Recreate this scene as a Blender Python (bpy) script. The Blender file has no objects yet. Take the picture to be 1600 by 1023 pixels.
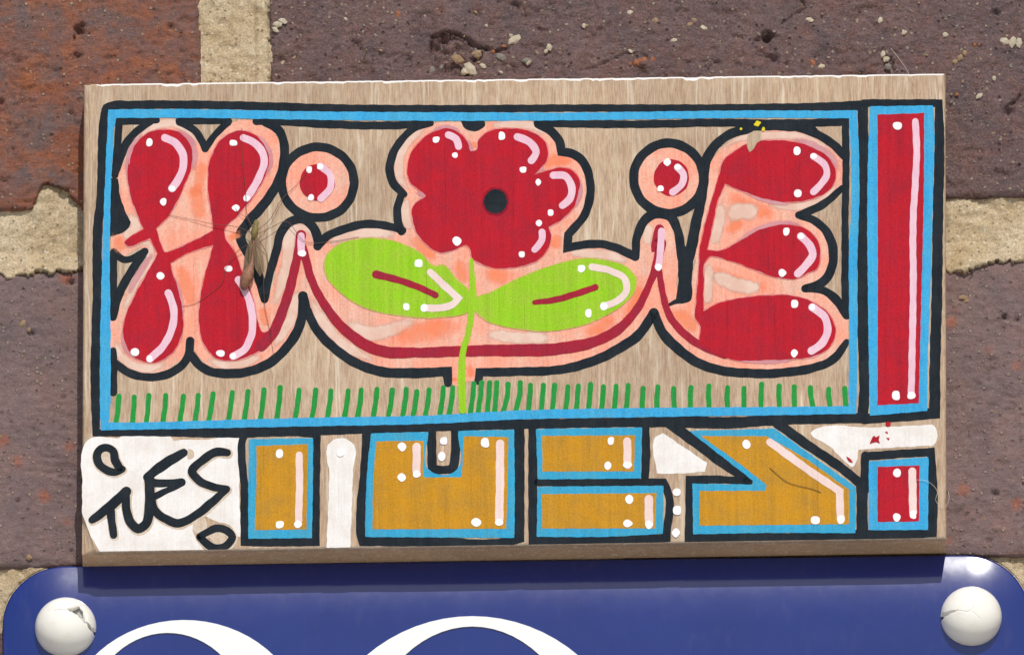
import bpy, bmesh, math, random
import numpy as np
from mathutils import Vector, Matrix
from mathutils.geometry import tessellate_polygon
random.seed(7)
R = math.radians
MM = 0.001
scene = bpy.context.scene
COL = scene.collection

# ------------------------------------------------------------------ camera, sky, sun
T = 9.5 * MM                      # thickness of the wooden plaque
PITCH, ROLL, DIST = R(19.2), R(0.70), 7.0
FPX = 7.5 * 7000.0                 # focal length in photo pixels
FWD = Vector((0, math.cos(PITCH), math.sin(PITCH)))
UP0 = Vector((0, -math.sin(PITCH), math.cos(PITCH)))
RT = Vector((1, 0, 0)) * math.cos(ROLL) - UP0 * math.sin(ROLL)
UP = Vector((1, 0, 0)) * math.sin(ROLL) + UP0 * math.cos(ROLL)
CAM = Vector((0, -T, 0)) - FWD * DIST
cam_data = bpy.data.cameras.new("camera")
cam_data.sensor_width = 36.0
cam_data.lens = 36.0 * FPX / 1600.0
cam_data.clip_start, cam_data.clip_end = 0.5, 400.0
cam = bpy.data.objects.new("camera", cam_data)
COL.objects.link(cam)
m3 = Matrix((RT, UP, -FWD)).transposed()
cam.matrix_world = Matrix.Translation(CAM) @ m3.to_4x4()
scene.camera = cam

SUN = Vector((0.16, -1.0, 1.02)).normalized()      # towards the sun
world = bpy.data.worlds.new("World")
scene.world = world
world.use_nodes = True
wn = world.node_tree
sky = wn.nodes.new("ShaderNodeTexSky")
sky.sky_type = 'NISHITA'
sky.sun_disc = False
sky.sun_elevation = math.asin(SUN.z)
sky.sun_rotation = math.atan2(SUN.x, SUN.y)
wn.links.new(sky.outputs[0], wn.nodes["Background"].inputs[0])
wn.nodes["Background"].inputs[1].default_value = 0.095
sl = bpy.data.lights.new("sun", 'SUN')
sl.energy = 3.15
sl.angle = R(0.5)
sl.color = (1.0, 0.955, 0.88)
so = bpy.data.objects.new("sun", sl)
COL.objects.link(so)
so.rotation_euler = SUN.to_track_quat('Z', 'Y').to_euler()
scene.view_settings.view_transform = 'Standard'
scene.view_settings.look = 'None'
scene.view_settings.gamma = 1.0
scene.view_settings.exposure = 0.0

# ------------------------------------------------------------------ helpers
def at(px, py, y=0.0):
    """photo pixel -> point on the vertical plane at depth y (real place on wall or plaque)"""
    d = FWD + RT * ((px - 800.0) / FPX) + UP * ((511.5 - py) / FPX)
    return CAM + d * ((y - CAM.y) / d.y)

def link(o, parent=None):
    COL.objects.link(o)
    if parent is not None:
        o.parent = parent
    return o

def tag(o, label=None, cat=None, group=None, kind=None):
    if label: o['label'] = label
    if cat: o['category'] = cat
    if group: o['group'] = group
    if kind: o['kind'] = kind
    return o

def empty(name, loc):
    o = bpy.data.objects.new(name, None)
    o.location = loc
    o.empty_display_size = 0.01
    return link(o)

def mesh_obj(name, verts, faces, mat, parent=None, smooth=False, off=None):
    me = bpy.data.meshes.new(name)
    if off is not None:
        verts = [(v[0] - off[0], v[1] - off[1], v[2] - off[2]) for v in verts]
    me.from_pydata(verts, [], faces)
    me.materials.append(mat)
    if smooth:
        me.polygons.foreach_set("use_smooth", [True] * len(me.polygons))
    me.update()
    return link(bpy.data.objects.new(name, me), parent)

def _hash(ix, iy, seed):
    h = (ix.astype(np.int64) * 374761393 + iy.astype(np.int64) * 668265263 + seed * 1442695041) & 0x7fffffff
    h = ((h ^ (h >> 13)) * 1274126177) & 0x7fffffff
    return ((h ^ (h >> 16)) & 0xffff) / 32767.5 - 1.0

def vnoise(x, y, seed=0):
    ix, iy = np.floor(x), np.floor(y)
    fx, fy = x - ix, y - iy
    fx, fy = fx * fx * (3 - 2 * fx), fy * fy * (3 - 2 * fy)
    a, b = _hash(ix, iy, seed), _hash(ix + 1, iy, seed)
    c, d = _hash(ix, iy + 1, seed), _hash(ix + 1, iy + 1, seed)
    return (a * (1 - fx) + b * fx) * (1 - fy) + (c * (1 - fx) + d * fx) * fy

def fbm(x, y, seed=0, octv=4, gain=0.5):
    s, amp, f = 0.0, 1.0, 1.0
    for i in range(octv):
        s = s + amp * vnoise(x * f + 17.3 * i, y * f - 9.1 * i, seed + i)
        amp *= gain
        f *= 2.03
    return s

def in_poly(X, Y, poly):
    ins = np.zeros(X.shape, bool)
    n = len(poly)
    for i in range(n):
        x0, y0 = poly[i]
        x1, y1 = poly[(i + 1) % n]
        if y0 == y1: continue
        c = ((y0 > Y) != (y1 > Y)) & (X < (x1 - x0) * (Y - y0) / (y1 - y0) + x0)
        ins ^= c
    return ins

def seg_dist(X, Y, pts):
    d = np.full(X.shape, 1e9)
    for (x0, y0), (x1, y1) in zip(pts[:-1], pts[1:]):
        dx, dy = x1 - x0, y1 - y0
        t = np.clip(((X - x0) * dx + (Y - y0) * dy) / (dx * dx + dy * dy + 1e-12), 0, 1)
        d = np.minimum(d, np.hypot(X - x0 - t * dx, Y - y0 - t * dy))
    return d

# ------------------------------------------------------------------ materials
def srgb(r, g, b):
    f = lambda c: (c / 255 / 12.92) if c <= 10.3 else ((c / 255 + 0.055) / 1.055) ** 2.4
    return (f(r), f(g), f(b), 1.0)

class NT:
    def __init__(self, name, rough=0.5, spec=0.5):
        self.m = bpy.data.materials.new(name)
        self.m.use_nodes = True
        self.t = self.m.node_tree
        self.b = self.t.nodes["Principled BSDF"]
        self.b.inputs["Roughness"].default_value = rough
        self.b.inputs["Specular IOR Level"].default_value = spec
        self.tc = self.t.nodes.new("ShaderNodeTexCoord")
    def n(self, kind, **kw):
        nd = self.t.nodes.new(kind)
        for k, v in kw.items(): setattr(nd, k, v)
        return nd
    def l(self, a, b): self.t.links.new(a, b)
    def mapped(self, scale, loc=(0, 0, 0), rot=(0, 0, 0)):
        mp = self.n("ShaderNodeMapping")
        mp.inputs["Scale"].default_value = scale
        mp.inputs["Location"].default_value = loc
        mp.inputs["Rotation"].default_value = rot
        self.l(self.tc.outputs["Object"], mp.inputs[0])
        return mp.outputs[0]
    def noise(self, scale, detail=4, rough=0.6, loc=(0, 0, 0), dist=0.0, rot=(0, 0, 0)):
        if not isinstance(scale, tuple): scale = (scale,) * 3
        nd = self.n("ShaderNodeTexNoise")
        nd.inputs["Scale"].default_value = 1.0
        nd.inputs["Detail"].default_value = detail
        nd.inputs["Roughness"].default_value = rough
        nd.inputs["Distortion"].default_value = dist
        self.l(self.mapped(scale, loc, rot), nd.inputs["Vector"])
        return nd.outputs[0]
    def voro(self, scale, loc=(0, 0, 0), rnd=1.0):
        if not isinstance(scale, tuple): scale = (scale,) * 3
        nd = self.n("ShaderNodeTexVoronoi")
        nd.inputs["Scale"].default_value = 1.0
        nd.inputs["Randomness"].default_value = rnd
        self.l(self.mapped(scale, loc), nd.inputs["Vector"])
        return nd
    def ramp(self, src, stops, interp='LINEAR'):
        nd = self.n("ShaderNodeValToRGB")
        cr = nd.color_ramp
        cr.interpolation = interp
        while len(cr.elements) < len(stops): cr.elements.new(0.5)
        for e, (p, c) in zip(cr.elements, stops):
            e.position = p
            e.color = c if isinstance(c, tuple) else (c, c, c, 1)
        self.l(src, nd.inputs[0])
        return nd.outputs[0]
    def mix(self, fac, a, b, mode='MIX'):
        nd = self.n("ShaderNodeMix", data_type='RGBA', blend_type=mode)
        for s, v in ((0, fac), (6, a), (7, b)):
            if isinstance(v, bpy.types.NodeSocket): self.l(v, nd.inputs[s])
            else: nd.inputs[s].default_value = v
        return nd.outputs[2]
    def mathn(self, op, a, b):
        nd = self.n("ShaderNodeMath", operation=op)
        for s, v in ((0, a), (1, b)):
            if isinstance(v, bpy.types.NodeSocket): self.l(v, nd.inputs[s])
            else: nd.inputs[s].default_value = v
        return nd.outputs[0]
    def color(self, s):
        if isinstance(s, bpy.types.NodeSocket): self.l(s, self.b.inputs["Base Color"])
        else: self.b.inputs["Base Color"].default_value = s
    def bump(self, src, strength, dist):
        nd = self.n("ShaderNodeBump")
        nd.inputs["Strength"].default_value = strength
        nd.inputs["Distance"].default_value = dist
        self.l(src, nd.inputs["Height"])
        if getattr(self, 'last', None) is not None: self.l(self.last, nd.inputs["Normal"])
        self.last = nd.outputs[0]
        self.l(self.last, self.b.inputs["Normal"])

def paint(name, c, alt=None, amt=0.5, rough=0.5, patch=220, wear=0.0, bump=0.55, spec=0.05, con=0.13, spk=1.0):
    m = NT(name, rough, spec)
    alt = alt or tuple(min(1, v * 0.80) for v in c[:3]) + (1,)
    blot = m.ramp(m.noise(patch, 3, 0.6), [(0.53 - con, 0.0), (0.53 + con, 1.0)])
    grain = m.ramp(m.noise((2600, 2600, 130), 4, 0.6), [(0.38, 0.0), (0.70, 1.0)])
    k = m.mathn('MULTIPLY', m.mathn('ADD', m.mathn('MULTIPLY', blot, 0.7), m.mathn('MULTIPLY', grain, 0.45)), amt)
    col = m.mix(k, c, alt)
    spkn = m.ramp(m.noise(3200, 2, 0.5), [(0.30, 1 - 0.14 * spk), (0.62, 1 + 0.07 * spk)])
    col = m.mix(1.0, col, spkn, "MULTIPLY")
    stk = m.ramp(m.noise((1000, 1000, 36), 4, 0.65, loc=(3, 3, 3)), [(0.32, 0.86), (0.60, 1.05)])
    col = m.mix(0.75 * spk, col, stk, 'MULTIPLY')
    hl = m.ramp(m.noise((2400, 2400, 30), 3, 0.6, loc=(8, 2, 6)), [(0.30, 0.72), (0.36, 1.0)])
    col = m.mix(0.8 * spk, col, hl, 'MULTIPLY')
    if wear:
        wr = m.ramp(m.noise((3000, 3000, 500), 5, 0.75), [(0.70, 0.0), (0.76, 1.0)])
        col = m.mix(m.mathn('MULTIPLY', wr, wear), col, srgb(196, 176, 152))
    m.color(col)
    m.bump(m.noise((2400, 2400, 260), 4, 0.6), bump, 0.00022)
    m.bump(m.noise(4200, 3, 0.6), bump, 0.00014)
    return m.m

def wood_mat(name, dark=1.0):
    m = NT(name, 0.72, 0.3)
    f1 = m.noise((3400, 3400, 330), 5, 0.68, dist=0.4)
    f2 = m.noise((900, 900, 42), 5, 0.66, loc=(3, 1, 7), dist=0.5)
    f3 = m.noise((300, 300, 110), 5, 0.66, loc=(9, 1, 2), dist=0.6)
    mid, lo, hi = srgb(194, 167, 140), srgb(160, 132, 108), srgb(224, 210, 188)
    col = m.mix(m.ramp(f1, [(0.36, 0.0), (0.60, 1.0)]), lo, mid)
    col = m.mix(m.ramp(f3, [(0.46, 0.0), (0.68, 0.45)]), col, srgb(204, 187, 162))
    col = m.mix(m.ramp(f2, [(0.56, 0.0), (0.70, 0.75)]), col, hi)
    dk = m.ramp(m.noise((1500, 1500, 120), 4, 0.66, loc=(4, 4, 4)), [(0.58, 0.0), (0.76, 0.6)])
    col = m.mix(dk, col, srgb(128, 103, 84))
    wsp = m.ramp(m.noise((1700, 1700, 700), 4, 0.7, loc=(2, 7, 4), dist=2.0), [(0.66, 0.0), (0.74, 0.7)])
    col = m.mix(wsp, col, srgb(232, 220, 204))
    patch = m.ramp(m.noise(45, 4, 0.6, loc=(1, 2, 3)), [(0.35, 0.90), (0.65, 1.07)])
    col = m.mix(1.0, col, patch, 'MULTIPLY')
    if dark != 1.0:
        col = m.mix(1.0, col, (dark, dark * 0.93, dark * 0.82, 1), 'MULTIPLY')
    m.color(col)
    m.bump(m.noise((2000, 2000, 90), 4, 0.6), 0.6, 0.0003)
    m.bump(m.noise(3000, 3, 0.6), 0.4, 0.00015)
    return m.m

M = {}
M['wood'] = wood_mat('weathered_plywood')
M['wood_side'] = wood_mat('sawn_plywood_edge', 1.3)
M['black'] = paint('black_paint', srgb(29, 37, 44), srgb(44, 50, 55), 0.8, 0.6, wear=0.16)
M['blue'] = paint('sky_blue_paint', srgb(58, 162, 216), srgb(80, 170, 208), 0.8)
M['cyan'] = paint('cyan_paint', srgb(52, 160, 204), srgb(76, 160, 190), 0.9)
M['red'] = paint('crimson_paint', srgb(187, 30, 45), srgb(162, 36, 52), 0.9, wear=0.05)
M['dark_red'] = paint('dark_crimson_paint', srgb(166, 36, 54), srgb(146, 42, 62), 0.9)
M['pink'] = paint('salmon_paint', srgb(244, 156, 130), srgb(230, 182, 162), 1.1, patch=130, con=0.14)
def soft_paint(name, c, alt, most=0.95, gain=1.0):
    m = NT(name, 0.55, 0.05)
    m.color(m.mix(m.ramp(m.noise(260, 4, 0.6), [(0.4, 0.0), (0.62, 1.0)]), c, alt))
    at_ = m.n("ShaderNodeAttribute", attribute_name="cover")
    n1 = m.noise((1300, 1300, 500), 4, 0.65)
    v = m.mathn('ADD', m.mathn('MULTIPLY', at_.outputs["Fac"], gain), m.mathn('MULTIPLY', m.mathn('SUBTRACT', n1, 0.5), 0.9))
    m.l(m.ramp(v, [(0.10, 0.0), (0.85, most)], 'EASE'), m.b.inputs["Alpha"])
    m.bump(m.noise((2400, 2400, 260), 4, 0.6), 0.5, 0.0002)
    return m.m
M['pale'] = soft_paint('pale_rose_wash', srgb(222, 184, 166), srgb(230, 200, 184), 0.95, 1.7)
M['mauve'] = soft_paint('mauve_wash', srgb(216, 160, 166), srgb(210, 140, 150), 0.8, 1.3)
M['orange'] = soft_paint('orange_wash', srgb(255, 146, 100), srgb(252, 158, 120), 0.6)
M['shade'] = soft_paint('dark_crimson_wash', srgb(140, 24, 44), srgb(128, 34, 56), 0.6)
M['lime'] = paint('lime_green_paint', srgb(146, 200, 36), srgb(160, 190, 60), 0.8)
M['green'] = paint('grass_green_paint', srgb(34, 148, 58), srgb(50, 140, 72), 0.8)
M['ochre'] = paint('ochre_paint', srgb(200, 142, 34), srgb(180, 134, 52), 1.0)
M['white'] = paint('white_paint_and_edge_glare', srgb(238, 234, 232), srgb(222, 214, 206), 0.8, spk=0.35, bump=0.3)
M['halo'] = paint('thin_white_over_wood', srgb(204, 182, 160), srgb(220, 206, 190), 0.9)
M['gleam'] = paint('pale_pink_paint', srgb(224, 180, 198), srgb(232, 200, 210), 0.9, spk=0.35, bump=0.3)
M['cream'] = paint('cream_pink_paint', srgb(234, 212, 206), srgb(226, 198, 192), 0.9, spk=0.35, bump=0.3)
M['dot'] = paint('white_dot_paint', srgb(246, 243, 244), srgb(238, 230, 234), 0.6, spk=0.35, bump=0.3)
M['bleed'] = paint('thinned_crimson_paint', srgb(214, 118, 112), srgb(216, 150, 150), 1.1)
M['leaf_bleed'] = paint('thinned_lime_paint', srgb(176, 176, 66), srgb(200, 180, 110), 1.1)
M['yellow'] = paint('yellow_paint', srgb(225, 205, 50))

def brick_mat(name, base, dark, red, redamt, light, gritty=1.0, spots=0.55):
    m = NT(name, 0.82, 0.35)
    big = m.ramp(m.noise(95, 6, 0.72, dist=0.6), [(0.38, 0.0), (0.62, 1.0)])
    col = m.mix(big, base, dark)
    rr = m.ramp(m.noise(150, 6, 0.74, loc=(5, 2, 8), dist=0.5), [(0.47, 0.0), (0.64, redamt)])
    col = m.mix(rr, col, red)
    st = m.ramp(m.noise((330, 330, 950), 5, 0.7, loc=(1, 9, 4), rot=(0, R(28), 0)), [(0.30, 0.70), (0.72, 1.28)])
    col = m.mix(0.8, col, st, 'MULTIPLY')
    v = m.voro(150, loc=(3, 3, 3))
    sp = m.ramp(m.mathn('ADD', v.outputs["Distance"], m.mathn('MULTIPLY', m.noise(420, 3), 0.30)), [(0.20, 1.0), (0.44, 0.0)])
    sel = m.ramp(v.outputs["Color"], [(0.44, 0.0), (0.52, 1.0)])
    col = m.mix(m.mathn('MULTIPLY', m.mathn('MULTIPLY', sp, sel), spots), col, srgb(160, 92, 66))
    ore = m.ramp(m.noise(520, 4, 0.7, loc=(7, 7, 1)), [(0.66, 0.0), (0.76, 0.55)])
    col = m.mix(ore, col, srgb(176, 110, 64))
    lt = m.ramp(m.noise(1250, 3, 0.7, loc=(2, 8, 5)), [(0.60, 0.0), (0.72, light)])
    col = m.mix(lt, col, srgb(190, 174, 150))
    vs_ = m.voro(1150, loc=(1, 1, 6))
    sepc = m.n("ShaderNodeSeparateColor"); m.l(vs_.outputs["Color"], sepc.inputs[0])
    inside = m.ramp(vs_.outputs["Distance"], [(0.28, 1.0), (0.46, 0.0)])
    pk = m.mathn('MULTIPLY', inside, m.ramp(sepc.outputs[0], [(0.93, 0.0), (0.94, 1.0)]))
    col = m.mix(m.mathn('MULTIPLY', pk, 0.75 * gritty), col, srgb(188, 172, 148))
    pk2 = m.mathn('MULTIPLY', inside, m.ramp(sepc.outputs[1], [(0.955, 0.0), (0.965, 1.0)]))
    col = m.mix(m.mathn('MULTIPLY', pk2, 0.8 * gritty ** 2), col, srgb(58, 48, 48))
    tiny = m.ramp(m.noise(2100, 3, 0.8, loc=(3, 9, 3)), [(0.30, 0.62), (0.48, 1.0), (0.70, 1.32)])
    col = m.mix(gritty, col, tiny, 'MULTIPLY')
    gran = m.mathn('SUBTRACT', pk, pk2)
    dk = m.ramp(m.noise(760, 4, 0.7, loc=(6, 1, 5)), [(0.29, 0.85), (0.40, 0.0)])
    col = m.mix(dk, col, srgb(52, 43, 42))
    m.color(col)
    m.bump(m.noise((800, 800, 1250), 6, 0.78, rot=(0, R(24), 0)), 0.9 * gritty, 0.0009)
    m.bump(m.noise(2300, 3, 0.75), 0.9 * gritty, 0.0005)
    m.bump(gran, 0.8, 0.0004)
    return m.m
M['brick'] = brick_mat('purple_stock_brick', srgb(132, 106, 103), srgb(112, 94, 96), srgb(134, 92, 82), 0.45, 0.45, 1.0, 0.2)
M['plain_brick'] = brick_mat('smooth_grey_purple_brick', srgb(128, 105, 102), srgb(112, 96, 97), srgb(128, 94, 88), 0.35, 0.25, 0.5, 0.75)
M['red_brick'] = brick_mat('rusty_red_brick', srgb(138, 86, 68), srgb(112, 92, 90), srgb(158, 94, 60), 0.75, 0.25, 0.7, 0.3)

def mortar_mat():
    m = NT('sandy_mortar', 0.92, 0.2)
    a = m.ramp(m.noise(90, 5, 0.65), [(0.34, 0.0), (0.66, 1.0)])
    col = m.mix(a, srgb(212, 188, 150), srgb(234, 214, 182))
    g = m.ramp(m.noise(2000, 3, 0.75), [(0.32, 0.62), (0.66, 1.18)])
    col = m.mix(0.9, col, g, 'MULTIPLY')
    d = m.ramp(m.noise(330, 5, 0.7, loc=(4, 4, 1)), [(0.60, 0.0), (0.76, 0.55)])
    col = m.mix(d, col, srgb(130, 116, 98))
    l = m.ramp(m.noise(420, 5, 0.7, loc=(1, 5, 2)), [(0.62, 0.0), (0.74, 0.6)])
    col = m.mix(l, col, srgb(230, 218, 192))
    vs_ = m.voro(1300, loc=(1, 1, 6))
    sepc = m.n("ShaderNodeSeparateColor"); m.l(vs_.outputs["Color"], sepc.inputs[0])
    inside = m.ramp(vs_.outputs["Distance"], [(0.28, 1.0), (0.46, 0.0)])
    col = m.mix(m.mathn('MULTIPLY', inside, m.ramp(sepc.outputs[0], [(0.86, 0.0), (0.88, 0.7)])), col, srgb(128, 104, 76))
    col = m.mix(m.mathn('MULTIPLY', inside, m.ramp(sepc.outputs[1], [(0.86, 0.0), (0.88, 0.7)])), col, srgb(246, 236, 214))
    m.color(col)
    m.bump(m.noise(900, 6, 0.80), 0.9, 0.0009)
    m.bump(m.noise(3000, 3, 0.6), 0.8, 0.0003)
    return m.m
M['mortar'] = mortar_mat()

def simple(name, c, rough=0.6, var=0.25, scale=900, metal=0.0, spec=0.5, bump=0.3):
    m = NT(name, rough, spec)
    n = m.ramp(m.noise(scale, 4, 0.65), [(0.3, 1 - var), (0.7, 1 + var * 0.5)])
    m.color(m.mix(1.0, c, n, 'MULTIPLY'))
    m.b.inputs["Metallic"].default_value = metal
    if bump: m.bump(m.noise(scale * 2, 4, 0.6), bump, 0.0003)
    return m.m
M['pale_stone'] = simple('pale_grit', srgb(184, 172, 150), 0.8)
M['tan_stone'] = simple('tan_grit', srgb(150, 124, 96), 0.85)
M['grey_stone'] = simple('grey_grit', srgb(122, 116, 108), 0.85)
M['orange_stone'] = simple('orange_grit', srgb(150, 92, 60), 0.85)

def enamel_mat():
    m = NT('blue_enamel', 0.16, 0.5)
    col = m.mix(m.ramp(m.noise(40, 4, 0.6), [(0.35, 0.0), (0.65, 1.0)]), srgb(20, 40, 112), srgb(25, 45, 119))
    dirt = m.ramp(m.noise(900, 5, 0.75, loc=(2, 2, 2)), [(0.69, 0.0), (0.77, 0.5)])
    col = m.mix(dirt, col, srgb(150, 150, 165))
    dust = m.ramp(m.noise((380, 380, 120), 5, 0.7, loc=(8, 1, 2)), [(0.55, 0.0), (0.85, 0.07)])
    col = m.mix(dust, col, srgb(150, 140, 150))
    m.color(col)
    m.l(m.ramp(m.noise(260, 5, 0.7), [(0.35, 0.15), (0.75, 0.20)]), m.b.inputs["Roughness"])
    m.b.inputs["Coat Weight"].default_value = 0.45
    m.b.inputs["Coat Roughness"].default_value = 0.07
    m.bump(m.noise(90, 2, 0.5), 0.05, 0.0003)
    return m.m
M['enamel'] = enamel_mat()
M['rust'] = simple('rusty_sign_edge', srgb(92, 62, 46), 0.8, 0.4, 500)
M['numeral'] = simple('white_enamel', srgb(240, 240, 238), 0.2, 0.04, 600, bump=0.05)
def cap_mat():
    m = NT('aged_white_plastic', 0.22, 0.5)
    d = m.ramp(m.noise(240, 5, 0.7), [(0.50, 0.0), (0.80, 0.45)])
    col = m.mix(d, srgb(243, 239, 230), srgb(214, 200, 178))
    m.color(col)
    m.b.inputs["Subsurface Weight"].default_value = 0.05
    m.b.inputs["Subsurface Radius"].default_value = (0.001, 0.0008, 0.0006)
    m.bump(m.noise(700, 4, 0.6), 0.12, 0.0002)
    return m.m
M['cap'] = cap_mat()
M['steel'] = simple('dull_steel', srgb(150, 150, 146), 0.4, 0.3, 1500, metal=0.8)
M['hair_pale'] = simple('pale_fibre', srgb(222, 208, 190), 0.5, bump=0)
M['hair_dark'] = simple('brown_fibre', srgb(96, 66, 40), 0.5, bump=0)
M['thorax'] = simple('olive_insect_shell', srgb(132, 116, 62), 0.6, 0.6, 2600)
M['abdomen'] = simple('brown_insect_belly', srgb(150, 104, 78), 0.6, 0.5, 1600)
M['insect_leg'] = simple('dark_insect_leg', srgb(104, 66, 46), 0.5, bump=0)
def wing_mat():
    m = NT('smoky_insect_wing', 0.3, 0.5)
    m.color(m.mix(m.ramp(m.noise((2200, 2200, 300), 4, 0.6), [(0.4, 0.0), (0.65, 1.0)]), srgb(138, 110, 76), srgb(84, 64, 44)))
    m.b.inputs["Alpha"].default_value = 0.5
    return m.m
M['wing'] = wing_mat()
M['paving'] = simple('pale_paving', srgb(198, 192, 182), 0.9, 0.2, 3)

# ------------------------------------------------------------------ ground far below the sign
gz = CAM.z - 1.6
ground = mesh_obj('pavement', [(-150, -150, gz), (150, -150, gz), (150, 0.4, gz), (-150, 0.4, gz)], [(0, 1, 2, 3)], M['paving'])
tag(ground, kind='structure')

# ------------------------------------------------------------------ brick wall
wall = empty('brick_wall', (0, 0, gz))
tag(wall, 'weathered purple and rust red brick wall with sandy mortar behind the plaque', 'wall')
WOFF = (0, 0, gz)
def wp(px, py):
    p = at(px, py, 0.0)
    return p.x, p.z
def wpoly(ox, oy, s):
    return [wp(ox + float(a.split(',')[0]) / 4, oy + float(a.split(',')[1]) / 4) for a in s.split()]
z_bed_hi = wp(800, 319)[1]      # lower edge of the top course
z_bed_lo = wp(800, 413)[1]      # upper edge of the middle course
z_bed2_hi = wp(800, 879)[1]
BH = z_bed_lo - z_bed2_hi
JH = z_bed_hi - z_bed_lo
x_j0, x_j1 = wp(316, 150)[0], wp(420, 150)[0]
BL = 0.214
JW = x_j1 - x_j0
FX0, FX1 = wp(-60, 500)[0], wp(1660, 500)[0]
FZ0, FZ1 = wp(800, 1090)[1], wp(800, -60)[1]
PX0, PX1 = wp(190, 500)[0], wp(1420, 500)[0]      # hidden behind the plaque
PZ0, PZ1 = wp(800, 800)[1], wp(800, 220)[1]

def lines(a, b, f0, f1, fine, coarse):
    out = [a]
    while out[-1] < b - 1e-6:
        x = out[-1]
        st = fine if (f0 <= x <= f1) else coarse
        out.append(min(b, x + st))
    return np.array(out)

PITS = [  # photo x, y, radius px, depth mm
    (124, 46, 9, 3.2), (118, 89, 7, 1.8), (27, 95, 5, 1.3), (267, 42, 5, 1.2), (112, 178, 4, 1.2), (61, 200, 3, 1.0), (184, 75, 3, 1.0), (2, 160, 4, 1.2), (105, 95, 3, .8),
    (1193, 58, 9, 3.0), (1210, 95, 11, 1.8), (1004, 110, 7, 1.6), (690, 60, 7, 1.8), (806, 5, 8, 1.5), (1187, 85, 7, 1.2), (1556, 20, 6, 1.6), (1450, 150, 5, 1.2), (1575, 175, 10, 1.8), (950, 40, 4, .8),
    (415, 108, 9, 1.4), (555, 70, 8, 1.5), (440, 95, 10, 1.2), (640, 95, 6, 1.0), (1390, 100, 8, 1.4), (1200, 58, 6, 2.6),
    (1570, 495, 5, 1.8), (12, 350, 6, 1.8), (110, 440, 7, 1.6), (50, 523, 5, 1.4), (1555, 770, 5, 1.4), (28, 782, 4, 1.4), (1590, 500, 5, 1.2), (1530, 600, 4, 0.9), (1545, 845, 4, 1.2), (98, 620, 4, 1.0), (52, 698, 4, 1.0), (112, 860, 3, 1.0)]
CRACKS = [  # polyline px, half width px, depth mm
    ([(905, 112), (945, 98), (975, 84), (1000, 82), (1012, 90)], 1.6, 1.4),
    ([(1075, 96), (1110, 95), (1130, 97), (1155, 99)], 1.4, 1.3),
    ([(1253, 0), (1257, 14), (1240, 22), (1222, 36)], 1.8, 1.6),
    ([(674, 58), (700, 50), (725, 58), (750, 73), (775, 79), (792, 75)], 2.6, 2.6),
    ([(1600, 135), (1590, 155), (1570, 168)], 2.0, 1.6),
    ([(1145, 55), (1160, 58)], 1.5, 1.0), ([(80, 860), (92, 880)], 1.6, 1.2)]
CRATER = [wp(672, 62), wp(700, 54), wp(728, 62), wp(752, 78), wp(752, 92), wp(725, 100), wp(735, 118), wp(690, 120), wp(672, 95)]
CHIP = [wp(66, 290), wp(74, 284), wp(100, 293), wp(112, 306), wp(128, 322), wp(128, 345), wp(40, 345), wp(52, 322)]
BUMPS = [(14, 585, 15, .7), (25, 595, 10, .5), (97, 715, 12, .9), (70, 678, 12, .5), (30, 725, 7, .5), (1500, 790, 11, .8), (1515, 735, 8, .6), (1508, 845, 9, .7), (1558, 825, 8, .7), (1535, 525, 8, .5), (1550, 555, 8, .5), (105, 585, 7, .5), (53, 535, 6, .4), (72, 725, 7, .6), (100, 660, 7, .5)]

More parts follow.
